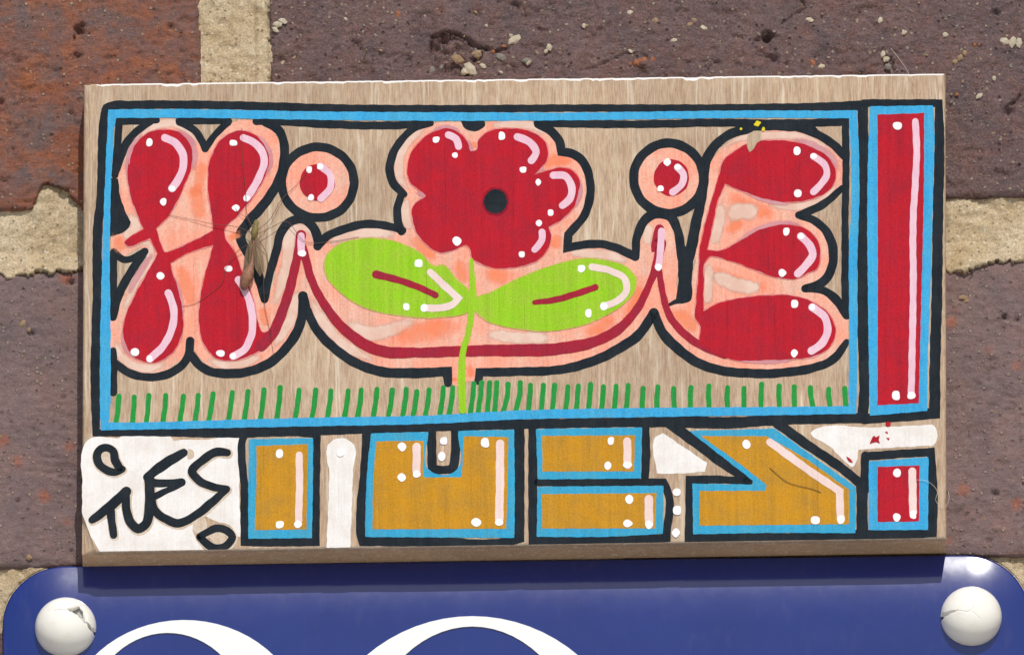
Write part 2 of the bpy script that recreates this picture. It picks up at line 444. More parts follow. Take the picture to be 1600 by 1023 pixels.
def brick(x0, x1, z0, z1, mat, seed, fine):
    ro = 0.45 if mat.name.startswith('smooth') else 0.8
    if fine:
        st = 0.00042
        xs, zs = lines(x0, x1, FX0, FX1, st, 0.006), lines(z0, z1, FZ0, FZ1, st, 0.006)
        xs = np.array([x for i, x in enumerate(xs) if not (PX0 < x < PX1 and z0 < 0 and i % 12)])
    else:
        xs, zs = np.linspace(x0, x1, 12), np.linspace(z0, z1, 6)
    X, Z = np.meshgrid(xs, zs)
    U, V = X / MM, Z / MM
    e = np.minimum(np.minimum(X - x0, x1 - X), np.minimum(Z - z0, z1 - Z)) / MM
    en = e + 0.38 * fbm(U / 5, V / 5, seed + 3, 4)
    h = 0.30 * fbm(U / 18, V / 18, seed, 3) + 0.15 * ro * fbm(U / 3.2, V / 3.2, seed + 11, 4)
    if fine:
        h += 0.19 * ro * fbm(U / 1.3 + 0.3 * V, V / 0.9, seed + 21, 3, 0.7)
        ch_ = fbm(U / 6, V / 4, seed + 61, 5, 0.6)
        h -= 0.5 * ro * (np.clip(ch_ - 0.62, 0, 0.12) / 0.12)
        pit = fbm(U / 2.2, V / 1.7, seed + 31, 3)
        h -= 1.1 * ro * np.clip(pit - 0.85, 0, 1)
    h -= 1.4 * np.exp(-np.clip(en, 0, 9) / 0.7)
    if fine:
        wob = 0.18 * MM * fbm(U / 1.2, V / 1.2, 77, 3)
        for px, py, r, dep in PITS:
            cx, cz = wp(px, py)
            if x0 < cx < x1 and z0 < cz < z1:
                rr = r / 7500.0
                q = np.hypot(X - cx, (Z - cz)) * (1 + 0.6 * vnoise(U * 1.1, V * 1.1, seed + 5)) / rr
                h -= 0.75 * dep * np.clip(1.15 - q, 0, 1) ** 0.8
                h += 0.12 * np.exp(-((q - 1.5) / 0.4) ** 2)
        for px, py, r, dep in BUMPS:
            cx, cz = wp(px, py)
            if x0 < cx < x1 and z0 < cz < z1:
                q = np.hypot(X - cx, Z - cz) / (r / 7500.0)
                h += dep * 0.65 * np.exp(-q * q * 1.5) * (1 + 0.5 * vnoise(U * 2, V * 2, 9))
        for pts, w, dep in CRACKS:
            d = seg_dist(X + wob, Z + wob, [wp(*p) for p in pts])
            h -= 0.8 * dep * np.exp(-(d / (0.75 * w / 7500.0)) ** 2) * (0.75 + 0.5 * vnoise(U * 0.8, V * 0.8, 12))
        cr = in_poly(X + wob, Z + wob, CRATER)
        h = np.where(cr, h - 1.5 + 0.9 * fbm(U / 1.6, V / 1.6, 91, 3), h)
        ch = in_poly(X + 2 * wob, Z + 2 * wob, CHIP)
        h = np.where(ch, h - 7, h)
    h = np.where(en < 0.0, h - 7.0, h)
    h[0, :] = h[-1, :] = -12; h[:, 0] = h[:, -1] = -12
    ny, nx = X.shape
    verts = np.stack([X, -h * MM, Z - gz], -1).reshape(-1, 3)
    idx = np.arange(nx * ny).reshape(ny, nx)
    faces = np.stack([idx[:-1, :-1], idx[:-1, 1:], idx[1:, 1:], idx[1:, :-1]], -1).reshape(-1, 4)
    return mesh_obj('brick', verts.tolist(), faces.tolist(), mat, wall, True)

def row_bricks(z0, first_x, n, mats, fines, seed):
    out = []
    for i in range(n):
        x0 = first_x + i * (BL + JW)
        out.append(brick(x0, x0 + BL, z0, z0 + BH, M[mats[i]], seed + i * 50, fines[i]))
    return out
P = BL + JW
top = row_bricks(z_bed_hi, x_j0 - BL - P, 4, ['brick', 'red_brick', 'brick', 'brick'], [0, 1, 1, 0], 101)
xm = wp(1225, 600)[0] - BL - JW / 2
mid = row_bricks(z_bed2_hi, xm - P, 4, ['plain_brick'] * 4, [0, 1, 1, 0], 411)
z3 = z_bed2_hi - JH - BH
row_bricks(z3, x_j0 - BL - P, 4, ['brick', 'brick', 'red_brick', 'brick'], [0, 1, 1, 0], 811)
row_bricks(z_bed_hi + BH + JH, xm - P, 4, ['brick', 'red_brick', 'brick', 'brick'], [0] * 4, 911)
row_bricks(z3 - BH - JH, xm - P, 4, ['brick'] * 4, [0] * 4, 1011)

def mortar():
    xa, xb = x_j0 - BL - P, x_j0 - BL + 3 * P
    za, zb = z3 - BH - 2 * JH, z_bed_hi + 2 * BH + 2 * JH
    xs, zs = lines(xa, xb, FX0, FX1, 0.0005, 0.006), lines(za, zb, FZ0, FZ1, 0.0005, 0.006)
    X, Z = np.meshgrid(xs, zs)
    U, V = X / MM, Z / MM
    h = -1.5 + 0.40 * fbm(U / 7, V / 7, 5, 3) + 0.36 * fbm(U / 1.8, V / 1.8, 15, 4) + 0.16 * fbm(U / .6, V / .6, 25, 2)
    # smears lapping over the upper edge of the middle course and the right of the cross joint
    lap = (z_bed_lo - Z) / MM
    edge = 1.4 + 2.4 * fbm(U / 7, V / 60, 35, 5, 0.6)
    h = np.where((lap > -4) & (lap < edge), h + 2.0 * np.clip((lap + 5) / 6, 0, 1), h)
    h = np.where((lap > edge) & (lap < 30), -6, h)
    rj = (X - x_j1) / MM
    top_c = Z > z_bed_hi - 0.5 * MM
    redge = 0.1 + 0.7 * fbm(U / 40, V / 3.0, 45, 4)
    h = np.where(top_c & (rj > -2.4) & (rj < redge), h + 1.3, h)
    h = np.where(top_c & (rj < -2.4) & (rj > -17), h + 0.25, h)
    ny, nx = X.shape
    h[0, :] = h[-1, :] = -14; h[:, 0] = h[:, -1] = -14
    verts = np.stack([X, -h * MM, Z - gz], -1).reshape(-1, 3)
    idx = np.arange(nx * ny).reshape(ny, nx)
    # leave out what lies deep behind bricks
    keep = np.zeros((ny, nx), bool)
    m_ = 6 * MM
    def joint_z(a, b): return (Z > a - m_) & (Z < b + m_)
    for k in range(-2, 3):
        zz = z_bed_lo + k * (BH + JH)
        keep |= joint_z(zz, zz + JH)
    for zlo, xfirst in ((z_bed_hi, x_j0), (z_bed2_hi, xm + BL), (z3, x_j0), (z_bed_hi + BH + JH, xm + BL), (z3 - BH - JH, xm + BL)):
        inrow = (Z > zlo) & (Z < zlo + BH)
        for k in (-2, -1, 0, 1, 2):
            xx = xfirst + k * P
            keep |= inrow & (X > xx - m_) & (X < xx + JW + m_)
    kf = keep[:-1, :-1] & keep[1:, :-1] & keep[:-1, 1:] & keep[1:, 1:]
    faces = np.stack([idx[:-1, :-1], idx[:-1, 1:], idx[1:, 1:], idx[1:, :-1]], -1)[kf]
    used = np.unique(faces)
    rem = np.full(nx * ny, -1); rem[used] = np.arange(len(used))
    mesh_obj('mortar', verts[used].tolist(), rem[faces].tolist(), M['mortar'], wall, True)
mortar()

# grit: little stones baked into or stuck on the brick faces
def pebble_data(seed):
    rnd = random.Random(seed)
    bm = bmesh.new()
    bmesh.ops.create_icosphere(bm, subdivisions=1, radius=1)
    sx, sz = rnd.uniform(.8, 1.6), rnd.uniform(.6, 1.0)
    for v in bm.verts:
        k = 1 + rnd.uniform(-.26, .22)
        v.co = Vector((v.co.x * sx * k, v.co.y * .42 * k, v.co.z * sz * k))
    vs = [tuple(v.co) for v in bm.verts]
    fs = [tuple(v.index for v in f.verts) for f in bm.faces]
    bm.free()
    return vs, fs
PEB = [pebble_data(i) for i in range(8)]
def grit(parent, spots, mat, seed, single=None):
    rnd = random.Random(seed)
    V_, F_ = [], []
    for (px, py, r) in spots:
        vs, fs = PEB[rnd.randrange(8)]
        x, z = wp(px, py)
        s = r / 7500.0 * 0.78
        a = rnd.uniform(0, 6.28)
        ca, sa = math.cos(a), math.sin(a)
        b = len(V_)
        for v in vs:
            V_.append((x + s * (v[0] * ca - v[2] * sa), s * v[1] + s * 0.08, z + s * (v[0] * sa + v[2] * ca) - gz))
        F_ += [tuple(i + b for i in f) for f in fs]
    o = mesh_obj('grit', V_, F_, mat, parent)
    o['kind'] = 'stuff'
    return o
UR, UL, ML, MR = top[2], top[1], mid[1], mid[2]
grit(UR, [(803, 62, 11), (798, 55, 7), (858, 74, 9), (853, 80, 6), (984, 20, 8), (1101, 45, 8), (1265, 31, 6), (1375, 32, 6), (1380, 85, 10), (1385, 92, 8), (1477, 54, 7), (1284, 104, 6), (1570, 65, 9), (1582, 66, 9), (1592, 67, 8), (1553, 122, 6), (705, 35, 6), (698, 28, 5), (912, 40, 6), (783, 113, 6), (735, 108, 12), (725, 112, 9), (826, 98, 8), (755, 103, 6), (1053, 63, 5), (1412, 50, 5), (540, 30, 5), (1530, 150, 6), (433, 38, 8), (442, 33, 7), (430, 46, 6), (1413, 51, 5), (760, 40, 4), (985, 80, 4)], M['pale_stone'], 1)
r1 = random.Random(5)
def scatter(n, x0, x1, y0, y1, a, b):
    return [(r1.uniform(x0, x1), r1.uniform(y0, y1), a + (b - a) * r1.random() ** 3) for _ in range(n)]
grit(UR, scatter(120, 430, 1600, 0, 125, 1.2, 3.6) + scatter(35, 1480, 1600, 120, 300, 1, 3.5) + [(1500, 90, 9), (1492, 96, 7), (1507, 82, 7), (715, 92, 10), (745, 85, 12), (1025, 33, 8), (1085, 32, 9), (1080, 38, 7)], M['tan_stone'], 2)
grit(UR, scatter(110, 430, 1600, 0, 125, 1.2, 3.6) + scatter(30, 1480, 1600, 120, 300, 1, 3.2) + [(782, 90, 9), (823, 95, 8), (675, 110, 10), (690, 105, 8), (1388, 104, 9)], M['grey_stone'], 3)
grit(UR, [(771, 81, 5), (787, 72, 4), (995, 97, 9), (1003, 94, 8), (985, 100, 6), (1020, 92, 5), (622, 22, 6), (1270, 98, 6), (1523, 70, 6), (620, 25, 5), (1530, 70, 5), (1495, 148, 5)] + scatter(25, 430, 1600, 0, 125, 1, 2.4), M['orange_stone'], 4)
grit(UL, scatter(60, 0, 312, 0, 300, 1, 3.0), M['orange_stone'], 6)
grit(UL, scatter(40, 0, 312, 0, 300, .8, 2.0), M['tan_stone'], 7)
grit(ML, scatter(50, 0, 125, 440, 880, 1, 3.0) + [(35, 505, 7), (45, 515, 6), (45, 870, 8)], M['tan_stone'], 8)
grit(MR, scatter(60, 1480, 1600, 410, 870, 1, 3.0) + [(1505, 465, 7), (1512, 470, 5), (1568, 825, 5)], M['tan_stone'], 9)

# ------------------------------------------------------------------ blue enamel house sign
SX0, SX1 = at(4, 990, -2 * MM).x, at(1608, 970, -2 * MM).x
SZ1 = at(800, 877, 0).z
SZ0 = SZ1 - 0.140
SR, SH = 13 * MM, 2.6 * MM
sign = empty('house_number_sign', ((SX0 + SX1) / 2, 0, SZ0))
tag(sign, 'glossy blue enamel number sign with white numerals below the painted plaque', 'sign')
SOFF = tuple(sign.location)
def sign_h(d):
    t = np.clip(d / (15.5 * MM), 0, 1)
    return SH * (0.28 + 0.72 * (1 - (1 - t) ** 2.2)) + 0.00035 * np.clip(d / 0.04, 0, 1)
def rr_ring(inset, n=14):
    x0, x1, z0, z1 = SX0 + inset, SX1 - inset, SZ0 + inset, SZ1 - inset
    r = max(SR - inset, 0.6 * MM)
    pts = []
    for cx, cz, a0 in ((x1 - r, z1 - r, 0), (x0 + r, z1 - r, 90), (x0 + r, z0 + r, 180), (x1 - r, z0 + r, 270)):
        for k in range(n + 1):
            a = R(a0 + 90 * k / n)
            pts.append((cx + r * math.cos(a), cz + r * math.sin(a)))
    return pts
V_, F_ = [], []
ins = [0, 0.0002, 0.0004, .0007, .0011, .0016, .0022, .0029, .0037, .0046, .0056, .0067, .0079, .0092, .0106, .012, .0136, .015, .02, .035, .055]
N_ = len(rr_ring(0))
for x, z in rr_ring(0): V_.append((x, 0.0, z))
for d in ins:
    y = -float(sign_h(np.array(d)))
    if d == 0: y *= 0.7
    for x, z in rr_ring(d): V_.append((x, y, z))
for k in range(len(ins)):
    for i in range(N_):
        j = (i + 1) % N_
        F_.append((k * N_ + i, k * N_ + j, (k + 1) * N_ + j, (k + 1) * N_ + i))
F_.append(tuple(len(ins) * N_ + i for i in range(N_)))
plate = mesh_obj('plate', V_, [tuple(reversed(f)) for f in F_], M['enamel'], sign, True, SOFF)
rim = mesh_obj('rusty_rim', [(x, y, z) for x, z in rr_ring(-0.0003) for y in (-0.0001, -SH * 0.22)],
               [((2 * i), (2 * i + 1), (2 * ((i + 1) % N_) + 1), (2 * ((i + 1) % N_))) for i in range(N_)], M['rust'], sign, False, SOFF)
def ribbon(outer, inner, y, yb):
    n = len(outer)
    vs = [(x, y, z) for x, z in outer] + [(x, y, z) for x, z in inner] + [(x, yb, z) for x, z in outer] + [(x, yb, z) for x, z in inner]
    fs = []
    for i in range(n - 1):
        fs += [(i, i + 1, n + i + 1, n + i), (i, 2 * n + i, 2 * n + i + 1, i + 1), (n + i + 1, 3 * n + i + 1, 3 * n + i, n + i)]
    return vs, fs

# ------------------------------------------------------------------ curve tools (photo pixel tracings on the plaque face)
TILES = dict(A=(100, 90), B=(100, 340), C=(400, 170), D=(400, 380), E=(600, 170), F=(760, 380), G=(960, 170), H=(1000, 390),
             I=(110, 640), J=(480, 640), K=(800, 640), L=(1110, 640), M=(1200, 90), N=(0, 767), Q=(1200, 767),
             R=(300, 0), S=(600, 0), U=(900, 0), W=(0, 250), X=(0, 500))
def parse(s):
    pts, tile = [], None
    for tok in s.split():
        if ':' in tok:
            tile, tok = tok.split(':')
        corner = tok.endswith('!')
        if corner: tok = tok[:-1]
        v = [float(a) for a in tok.split(',')]
        if tile == 'P': x, y = v[0], v[1]
        else:
            ox, oy = TILES[tile]
            x, y = ox + v[0] / 3.995, oy + v[1] / 3.995
        pts.append((x, y, v[2] / 4 if len(v) > 2 else None, corner))
    return pts
def fill_w(pts, w):
    ws = [p[2] for p in pts]
    known = [i for i, q in enumerate(ws) if q]
    if not known: return [w] * len(pts)
    return list(np.interp(range(len(pts)), known, [ws[i] for i in known]))
def smooth(pts, ws, closed, step=3.0):
    n = len(pts)
    out = []
    segs = n if closed else n - 1
    for i in range(segs):
        p1, p2 = pts[i], pts[(i + 1) % n]
        p0 = pts[i - 1] if (closed or i > 0) else p1
        p3 = pts[(i + 2) % n] if (closed or i + 2 < n) else p2
        a0, a3 = np.array(p0[:2]), np.array(p3[:2])
        a1, a2 = np.array(p1[:2]), np.array(p2[:2])
        if p1[3]: a0 = a1 * 2 - a2
        if p2[3]: a3 = a2 * 2 - a1
        L12 = np.linalg.norm(a2 - a1) + 1e-9
        def tang(pa, pb, pc):
            la, lb = np.linalg.norm(pb - pa) + 1e-9, np.linalg.norm(pc - pb) + 1e-9
            return ((pb - pa) / la * lb + (pc - pb) / lb * la) / (la + lb)
        m1 = tang(a0, a1, a2) * L12
        m2 = tang(a1, a2, a3) * L12
        k = max(1, int(L12 / step))
        for q in range(k):
            t = q / k
            h00, h10 = 2*t**3 - 3*t**2 + 1, t**3 - 2*t**2 + t
            h01, h11 = -2*t**3 + 3*t**2, t**3 - t**2
            c = h00 * a1 + h10 * m1 + h01 * a2 + h11 * m2
            out.append((c[0], c[1], ws[i] * (1 - t) + ws[(i + 1) % n] * t))
    if not closed: out.append((pts[-1][0], pts[-1][1], ws[-1]))
    return out
def clear_corners(sm, pts, closed):
    """drop samples that crowd a sharp corner, so that the inner edge of the stroke does not fold"""
    drop = set()
    n = len(sm)
    for (x, y, w_, corner) in pts:
        if not corner: continue
        c = min(range(n), key=lambda i: (sm[i][0] - x) ** 2 + (sm[i][1] - y) ** 2)
        if not closed and (c == 0 or c == n - 1): continue
        p, q, r = (np.array(sm[(c + k) % n][:2]) for k in (-1, 0, 1))
        u1, u2 = (q - p) / np.linalg.norm(q - p), (r - q) / np.linalg.norm(r - q)
        turn = math.acos(max(-1, min(1, float(np.dot(u1, u2)))))
        lim = sm[c][2] / 2 * math.tan(min(turn, 2.0) / 2) * 1.12
        for sg in (-1, 1):
            k = 1
            while k < n // 3:
                i = (c + sg * k) % n
                if not closed and i in (0, n - 1): break
                if math.hypot(sm[i][0] - x, sm[i][1] - y) > lim: break
                drop.add(i); k += 1
    return [p for i, p in enumerate(sm) if i not in drop]
def stroke_outline(sm, closed, seed, cap=True):
    rnd = random.Random(seed)
    ph = [rnd.uniform(0, 6.28) for _ in range(3)]
    n = len(sm)
    Lp, Rp = [], []
    s = 0.0
    for i in range(n):
        x, y, w = sm[i]
        xa, ya, _ = sm[i - 1] if (closed or i > 0) else sm[i]
        xb, yb, _ = sm[(i + 1) % n] if (closed or i < n - 1) else sm[i]
        d1 = np.array([x - xa, y - ya]); d2 = np.array([xb - x, yb - y])
        l1, l2 = np.linalg.norm(d1), np.linalg.norm(d2)
        u1 = d1 / l1 if l1 > 1e-6 else d2 / l2
        u2 = d2 / l2 if l2 > 1e-6 else u1
        t = u1 + u2
        lt = np.linalg.norm(t)
        t = t / lt if lt > 1e-3 else u1
        c = max(0.55, float(np.dot(t, u1)))
        nx, ny = -t[1], t[0]
        s += l1
        hw = w / 2 / c
        wl = hw * (1 + 0.035 * math.sin(s / 9 + ph[0])) + 0.25 * math.sin(s / 4.1 + ph[2])
        wr = hw * (1 + 0.035 * math.sin(s / 11 + ph[1])) + 0.25 * math.sin(s / 3.7 + ph[0])
        Lp.append((x + nx * wl, y + ny * wl)); Rp.append((x - nx * wr, y - ny * wr))
    for side in (Lp, Rp):
        for i in range(1, n):
            tx, ty = sm[i][0] - sm[i - 1][0], sm[i][1] - sm[i - 1][1]
            if (side[i][0] - side[i - 1][0]) * tx + (side[i][1] - side[i - 1][1]) * ty < 0: side[i] = side[i - 1]
    if closed: return Lp, Rp, None
    def capf(pa, pb, toward):
        c = ((pa[0] + pb[0]) / 2, (pa[1] + pb[1]) / 2)
        r = math.hypot(pa[0] - pb[0], pa[1] - pb[1]) / 2
        a0 = math.atan2(pa[1] - c[1], pa[0] - c[0])
        am = math.atan2(toward[1], toward[0])
        sgn = 1 if math.sin(am - a0) > 0 else -1
        return [(c[0] + r * math.cos(a0 + sgn * math.pi * k / 8), c[1] + r * math.sin(a0 + sgn * math.pi * k / 8)) for k in range(1, 8)]
    e = capf(Lp[-1], Rp[-1], (sm[-1][0] - sm[-2][0], sm[-1][1] - sm[-2][1])) if cap else []
    b = capf(Rp[0], Lp[0], (sm[0][0] - sm[1][0], sm[0][1] - sm[1][1])) if cap else []
    return Lp, Rp, (e, b)

# ------------------------------------------------------------------ the painted plaque
pb = at(800, 853, 0)
plaque = empty('painted_plaque', (0, 0, pb.z))
tag(plaque, 'wooden plaque hand painted with pink bubble letters, red flower and grass, hung above blue sign', 'plaque')
POFF = Vector(plaque.location)
LEVEL = dict(white=.030, glow=.045, halo=.050, black=.070, blue=.150, bleed=.178, fill=.194, red=.218, top=.258, top2=.338, dot=.350)
CNT = {}
def height(layer):
    CNT[layer] = CNT.get(layer, 0) + 1
    return (LEVEL[layer] + 0.0022 * (CNT[layer] % 34)) * 0.55 * MM
def face_pt(x, y, h):
    y = min(y, 863.5 - (x - 128) * 22 / 1351 - 2.0)      # paint stops at the lower edge of the board
    p = at(x, y, -T)
    return (p.x - POFF.x, -T - h - POFF.y, p.z - POFF.z)
def flat_piece(name, poly, layer, mat, parent):
    h = height(layer)
    n = len(poly)
    tri = tessellate_polygon([[Vector((x, y, 0)) for x, y in poly]])
    vs = [face_pt(x, y, h) for x, y in poly] + [face_pt(x, y, -0.02 * MM) for x, y in poly]
    fs = []
    for t in tri:
        (x0, y0), (x1, y1), (x2, y2) = (poly[i] for i in t)
        # image y points down: clockwise in the image faces the viewer
        fs.append(tuple(t) if (x1 - x0) * (y2 - y0) - (x2 - x0) * (y1 - y0) < 0 else tuple(reversed(t)))
    area = sum(poly[i][0] * poly[(i + 1) % n][1] - poly[(i + 1) % n][0] * poly[i][1] for i in range(n))
    for i in range(n):
        j = (i + 1) % n
        fs.append((i, n + i, n + j, j) if area < 0 else (i, j, n + j, n + i))
    return mesh_obj(name, vs, fs, M[mat], parent)
def blob(name, s, layer, mat, parent=None, wob=0.35, grow=0.0, bleed=None):
    pts = parse(s)
    sm = smooth(pts, [1] * len(pts), True)
    rnd = random.Random(len(s) * 7 + int(pts[0][0]))
    a, b = rnd.uniform(0, 6), rnd.uniform(0, 6)
    n = len(sm)
    poly = []
    for i in range(n):
        x, y, _ = sm[i]
        dx, dy = sm[(i + 1) % n][0] - sm[i - 1][0], sm[(i + 1) % n][1] - sm[i - 1][1]
        l = math.hypot(dx, dy) + 1e-9
        k = wob * (math.sin(i * 0.55 + a) + 0.7 * math.sin(i * 1.23 + b)) - grow
        poly.append((x - dy / l * k, y + dx / l * k))
    o = flat_piece(name, poly, layer, mat, parent or plaque)
    if bleed:
        soft = []
        for i in range(n):
            x, y, _ = sm[i]
            dx, dy = sm[(i + 1) % n][0] - sm[i - 1][0], sm[(i + 1) % n][1] - sm[i - 1][1]
            l = math.hypot(dx, dy) + 1e-9
            k = -1.2 - 1.1 * (0.5 + 0.5 * math.sin(i * 0.21 + b)) * (0.7 + 0.3 * math.sin(i * 1.1 + a))
            soft.append((x - dy / l * k, y + dx / l * k))
        flat_piece('paint_bleed', soft, 'bleed', bleed, o)
    return o
def stroke(name, s, w, layer, mat, parent=None, closed=False, cap=True):
    pts = parse(s)
    sm = clear_corners(smooth(pts, fill_w(pts, w / 4.0), closed), pts, closed)
    Lp, Rp, caps = stroke_outline(sm, closed, len(s) + int(pts[0][0] * 3), cap)
    h = height(layer)
    n = len(Lp)
    up = [h + 0.0005 * MM * i / n for i in range(n)]
    vs = [face_pt(x, y, q) for (x, y), q in zip(Lp, up)] + [face_pt(x, y, q) for (x, y), q in zip(Rp, up)]
    vs += [face_pt(x, y, -0.02 * MM) for x, y in Lp] + [face_pt(x, y, -0.02 * MM) for x, y in Rp]
    fs = []
    for i in range(n if closed else n - 1):
        j = (i + 1) % n
        fs += [(i, j, n + j, n + i), (i, 2 * n + i, 2 * n + j, j), (n + j, 3 * n + j, 3 * n + i, n + i)]
    if caps:
        for pa, pbk, arc in ((n - 1, 2 * n - 1, caps[0]), (n, 0, caps[1])):
            if not arc: continue
            b = len(vs)
            vs += [face_pt(x, y, h) for x, y in arc] + [face_pt(x, y, -0.02 * MM) for x, y in arc]
            k = len(arc)
            fs.append(tuple([pbk, pa] + [b + q for q in range(k)]))
            ring = [pa] + [b + q for q in range(k)] + [pbk]
            low = [pa + 2 * n] + [b + k + q for q in range(k)] + [pbk + 2 * n]
            for q in range(k + 1): fs.append((ring[q], low[q], low[q + 1], ring[q + 1]))
    o = mesh_obj(name, vs, fs, M[mat], parent or plaque)
    return o
def soft_stroke(name, s, w, layer, mat, parent=None):
    pts = parse(s)
    sm = smooth(pts, fill_w(pts, w / 4.0), False, 4.0)
    Lp, Rp, _ = stroke_outline(sm, False, len(s), False)
    h = height(layer)
    n = len(Lp)
    vs, cov = [], []
    for i in range(n):
        end = min(1.0, min(i, n - 1 - i) / (0.30 * n))
        q = h + 0.0005 * MM * i / n
        vs += [face_pt(*Lp[i], q), face_pt(sm[i][0], sm[i][1], q), face_pt(*Rp[i], q)]
        cov += [0.0, end, 0.0]
    fs = []
    for i in range(n - 1):
        a = 3 * i
        fs += [(a, a + 3, a + 4, a + 1), (a + 1, a + 4, a + 5, a + 2)]
    o = mesh_obj(name, vs, fs, M[mat], parent or plaque)
    at_ = o.data.attributes.new("cover", 'FLOAT', 'POINT')
    at_.data.foreach_set("value", cov)
    return o
def dots(parent, s, rx=21, mat='dot', layer='dot', name='dot'):
    for i, p in enumerate(parse(s)):
        r = p[2] or rx / 4
        rnd = random.Random(int(p[0] * 7 + p[1] * 13))
        e, a0 = rnd.uniform(.9, 1.15), rnd.uniform(0, 6)
        f = [rnd.uniform(-.07, .07) for _ in range(3)]
        poly = []
        for k in range(18):
            a = 2 * math.pi * k / 18
            q = r * (1 + f[0] * math.sin(2 * a + a0) + f[1] * math.sin(3 * a + a0) + f[2] * math.cos(4 * a))
            poly.append((p[0] + q * math.cos(a) / e, p[1] + q * math.sin(a) * e))
        flat_piece(name, poly, layer, mat, parent)
def ellipse(name, tile, cx, cy, rx, ry, layer, mat, parent=None):
    s = ' '.join('%s:%.1f,%.1f' % (tile, cx + rx * math.cos(2 * math.pi * k / 14), cy + ry * math.sin(2 * math.pi * k / 14)) for k in range(14))
    return blob(name, s, layer, mat, parent)

# --- board
def board():
    corners = [(131, 130), (1477.5, 113.5), (1479, 841.5), (128, 863.5)]      # outer outline projected on the front plane
    rad = [2.5, 2.5, 2.5, 3]
    ring = []
    for c in range(4):
        p, a, b = np.array(corners[c]), np.array(corners[c - 1]), np.array(corners[(c + 1) % 4])
        u, v = (a - p) / np.linalg.norm(a - p), (b - p) / np.linalg.norm(b - p)
        for k in range(5):
            t = k / 4
            ring.append(p + u * rad[c] * (1 - t) ** 2 + v * rad[c] * t ** 2)
        nxt = b
        L = np.linalg.norm(b - p)
        m = int(L / 5)
        for k in range(1, m): ring.append(p + v * L * k / m)
    ring = np.array(ring)
    n = len(ring)
    nrm = np.zeros_like(ring)
    for i in range(n):
        d = ring[(i + 1) % n] - ring[i - 1]
        d /= np.linalg.norm(d) + 1e-9
        nrm[i] = (-d[1], d[0])                      # inward (image y down, clockwise ring)
    prof = [(0.0, T, 0), (0.0, 1.3 * MM, 0), (0.35, 0.55 * MM, 0.4), (1.2, 0.22 * MM, 0.8), (3.0, 0.0, 1.0)]   # inset px, depth below face, share of chipping
    s = np.arange(n, dtype=float)
    chip = np.clip(fbm(s / 2.4, s * 0 + 2.5, 61, 4), 0, 2) * 2.2
    tops = ring[:, 1] < 160
    chip = np.where(tops, 0.3 + 1.7 * chip, chip)
    for c_ in corners:
        chip = np.where(np.hypot(ring[:, 0] - c_[0], ring[:, 1] - c_[1]) < 16, 0.5, chip)
    vs, fs = [], []
    for inset, dep, sh in prof:
        need = inset * np.where(tops, 1.25, 1.0) + chip * sh * 0.8
        q = ring.copy()
        for _ in range(2):
            for c in range(4):
                a, b = np.array(corners[c]), np.array(corners[(c + 1) % 4])
                u = (b - a) / np.linalg.norm(b - a)
                inn = np.array((-u[1], u[0]))
                short = np.maximum(0, need - (q - a) @ inn)
                q += short[:, None] * inn
        # worn away corner at the lower left and nibbled one at the upper left
        if sh:
            for a, b, amt in (((154, 870), (127, 800), sh ** 0.5), ((127, 140), (152, 126), sh ** 0.3)):
                a, b = np.array(a, float), np.array(b, float)
                u = (b - a) / np.linalg.norm(b - a)
                inn = np.array((-u[1], u[0]))
                short = np.maximum(0, -((q - a) @ inn)) * amt
                q += short[:, None] * inn
        if sh == 1.0:                       # keep the rim of the face in order round its middle
            ang = np.arctan2(q[:, 1] - 490, q[:, 0] - 804)
            base = np.arctan2(ring[:, 1] - 490, ring[:, 0] - 804)
            q[np.argsort(base)] = q[np.argsort(ang)]
        for x, y in q:
            p = at(x, y, -T)
            vs.append((p.x - POFF.x, -T + dep - POFF.y, p.z - POFF.z))
    for k in range(len(prof) - 1):
        for i in range(n):
            j = (i + 1) % n
            fs.append((k * n + j, k * n + i, (k + 1) * n + i, (k + 1) * n + j))
    side_n = len(fs)
    low_side = [ring[i][1] > 838 and abs(nrm[i][1]) > .7 for i in range(n)]
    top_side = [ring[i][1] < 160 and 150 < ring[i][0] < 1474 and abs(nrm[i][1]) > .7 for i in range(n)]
    c_ = at(804, 490, -T)
    vs.append((c_.x - POFF.x, -T - POFF.y, c_.z - POFF.z))
    for i in range(n): fs.append(((len(prof) - 1) * n + (i + 1) % n, (len(prof) - 1) * n + i, len(vs) - 1))
    o = mesh_obj('board', vs, fs, M['wood'], plaque)
    o.data.materials.append(M['wood_side'])
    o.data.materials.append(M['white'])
    o.data.materials.append(M['halo'])
    for i, f in enumerate(o.data.polygons):
        if i < n: f.material_index = 1
        elif n <= i < side_n and top_side[i % n]: f.material_index = 2  # sun glare along the top bevel, put in as white colour
        elif 3 * n <= i < side_n and low_side[i % n]: f.material_index = 3
        f.use_smooth = False
    return ring, chip
board()
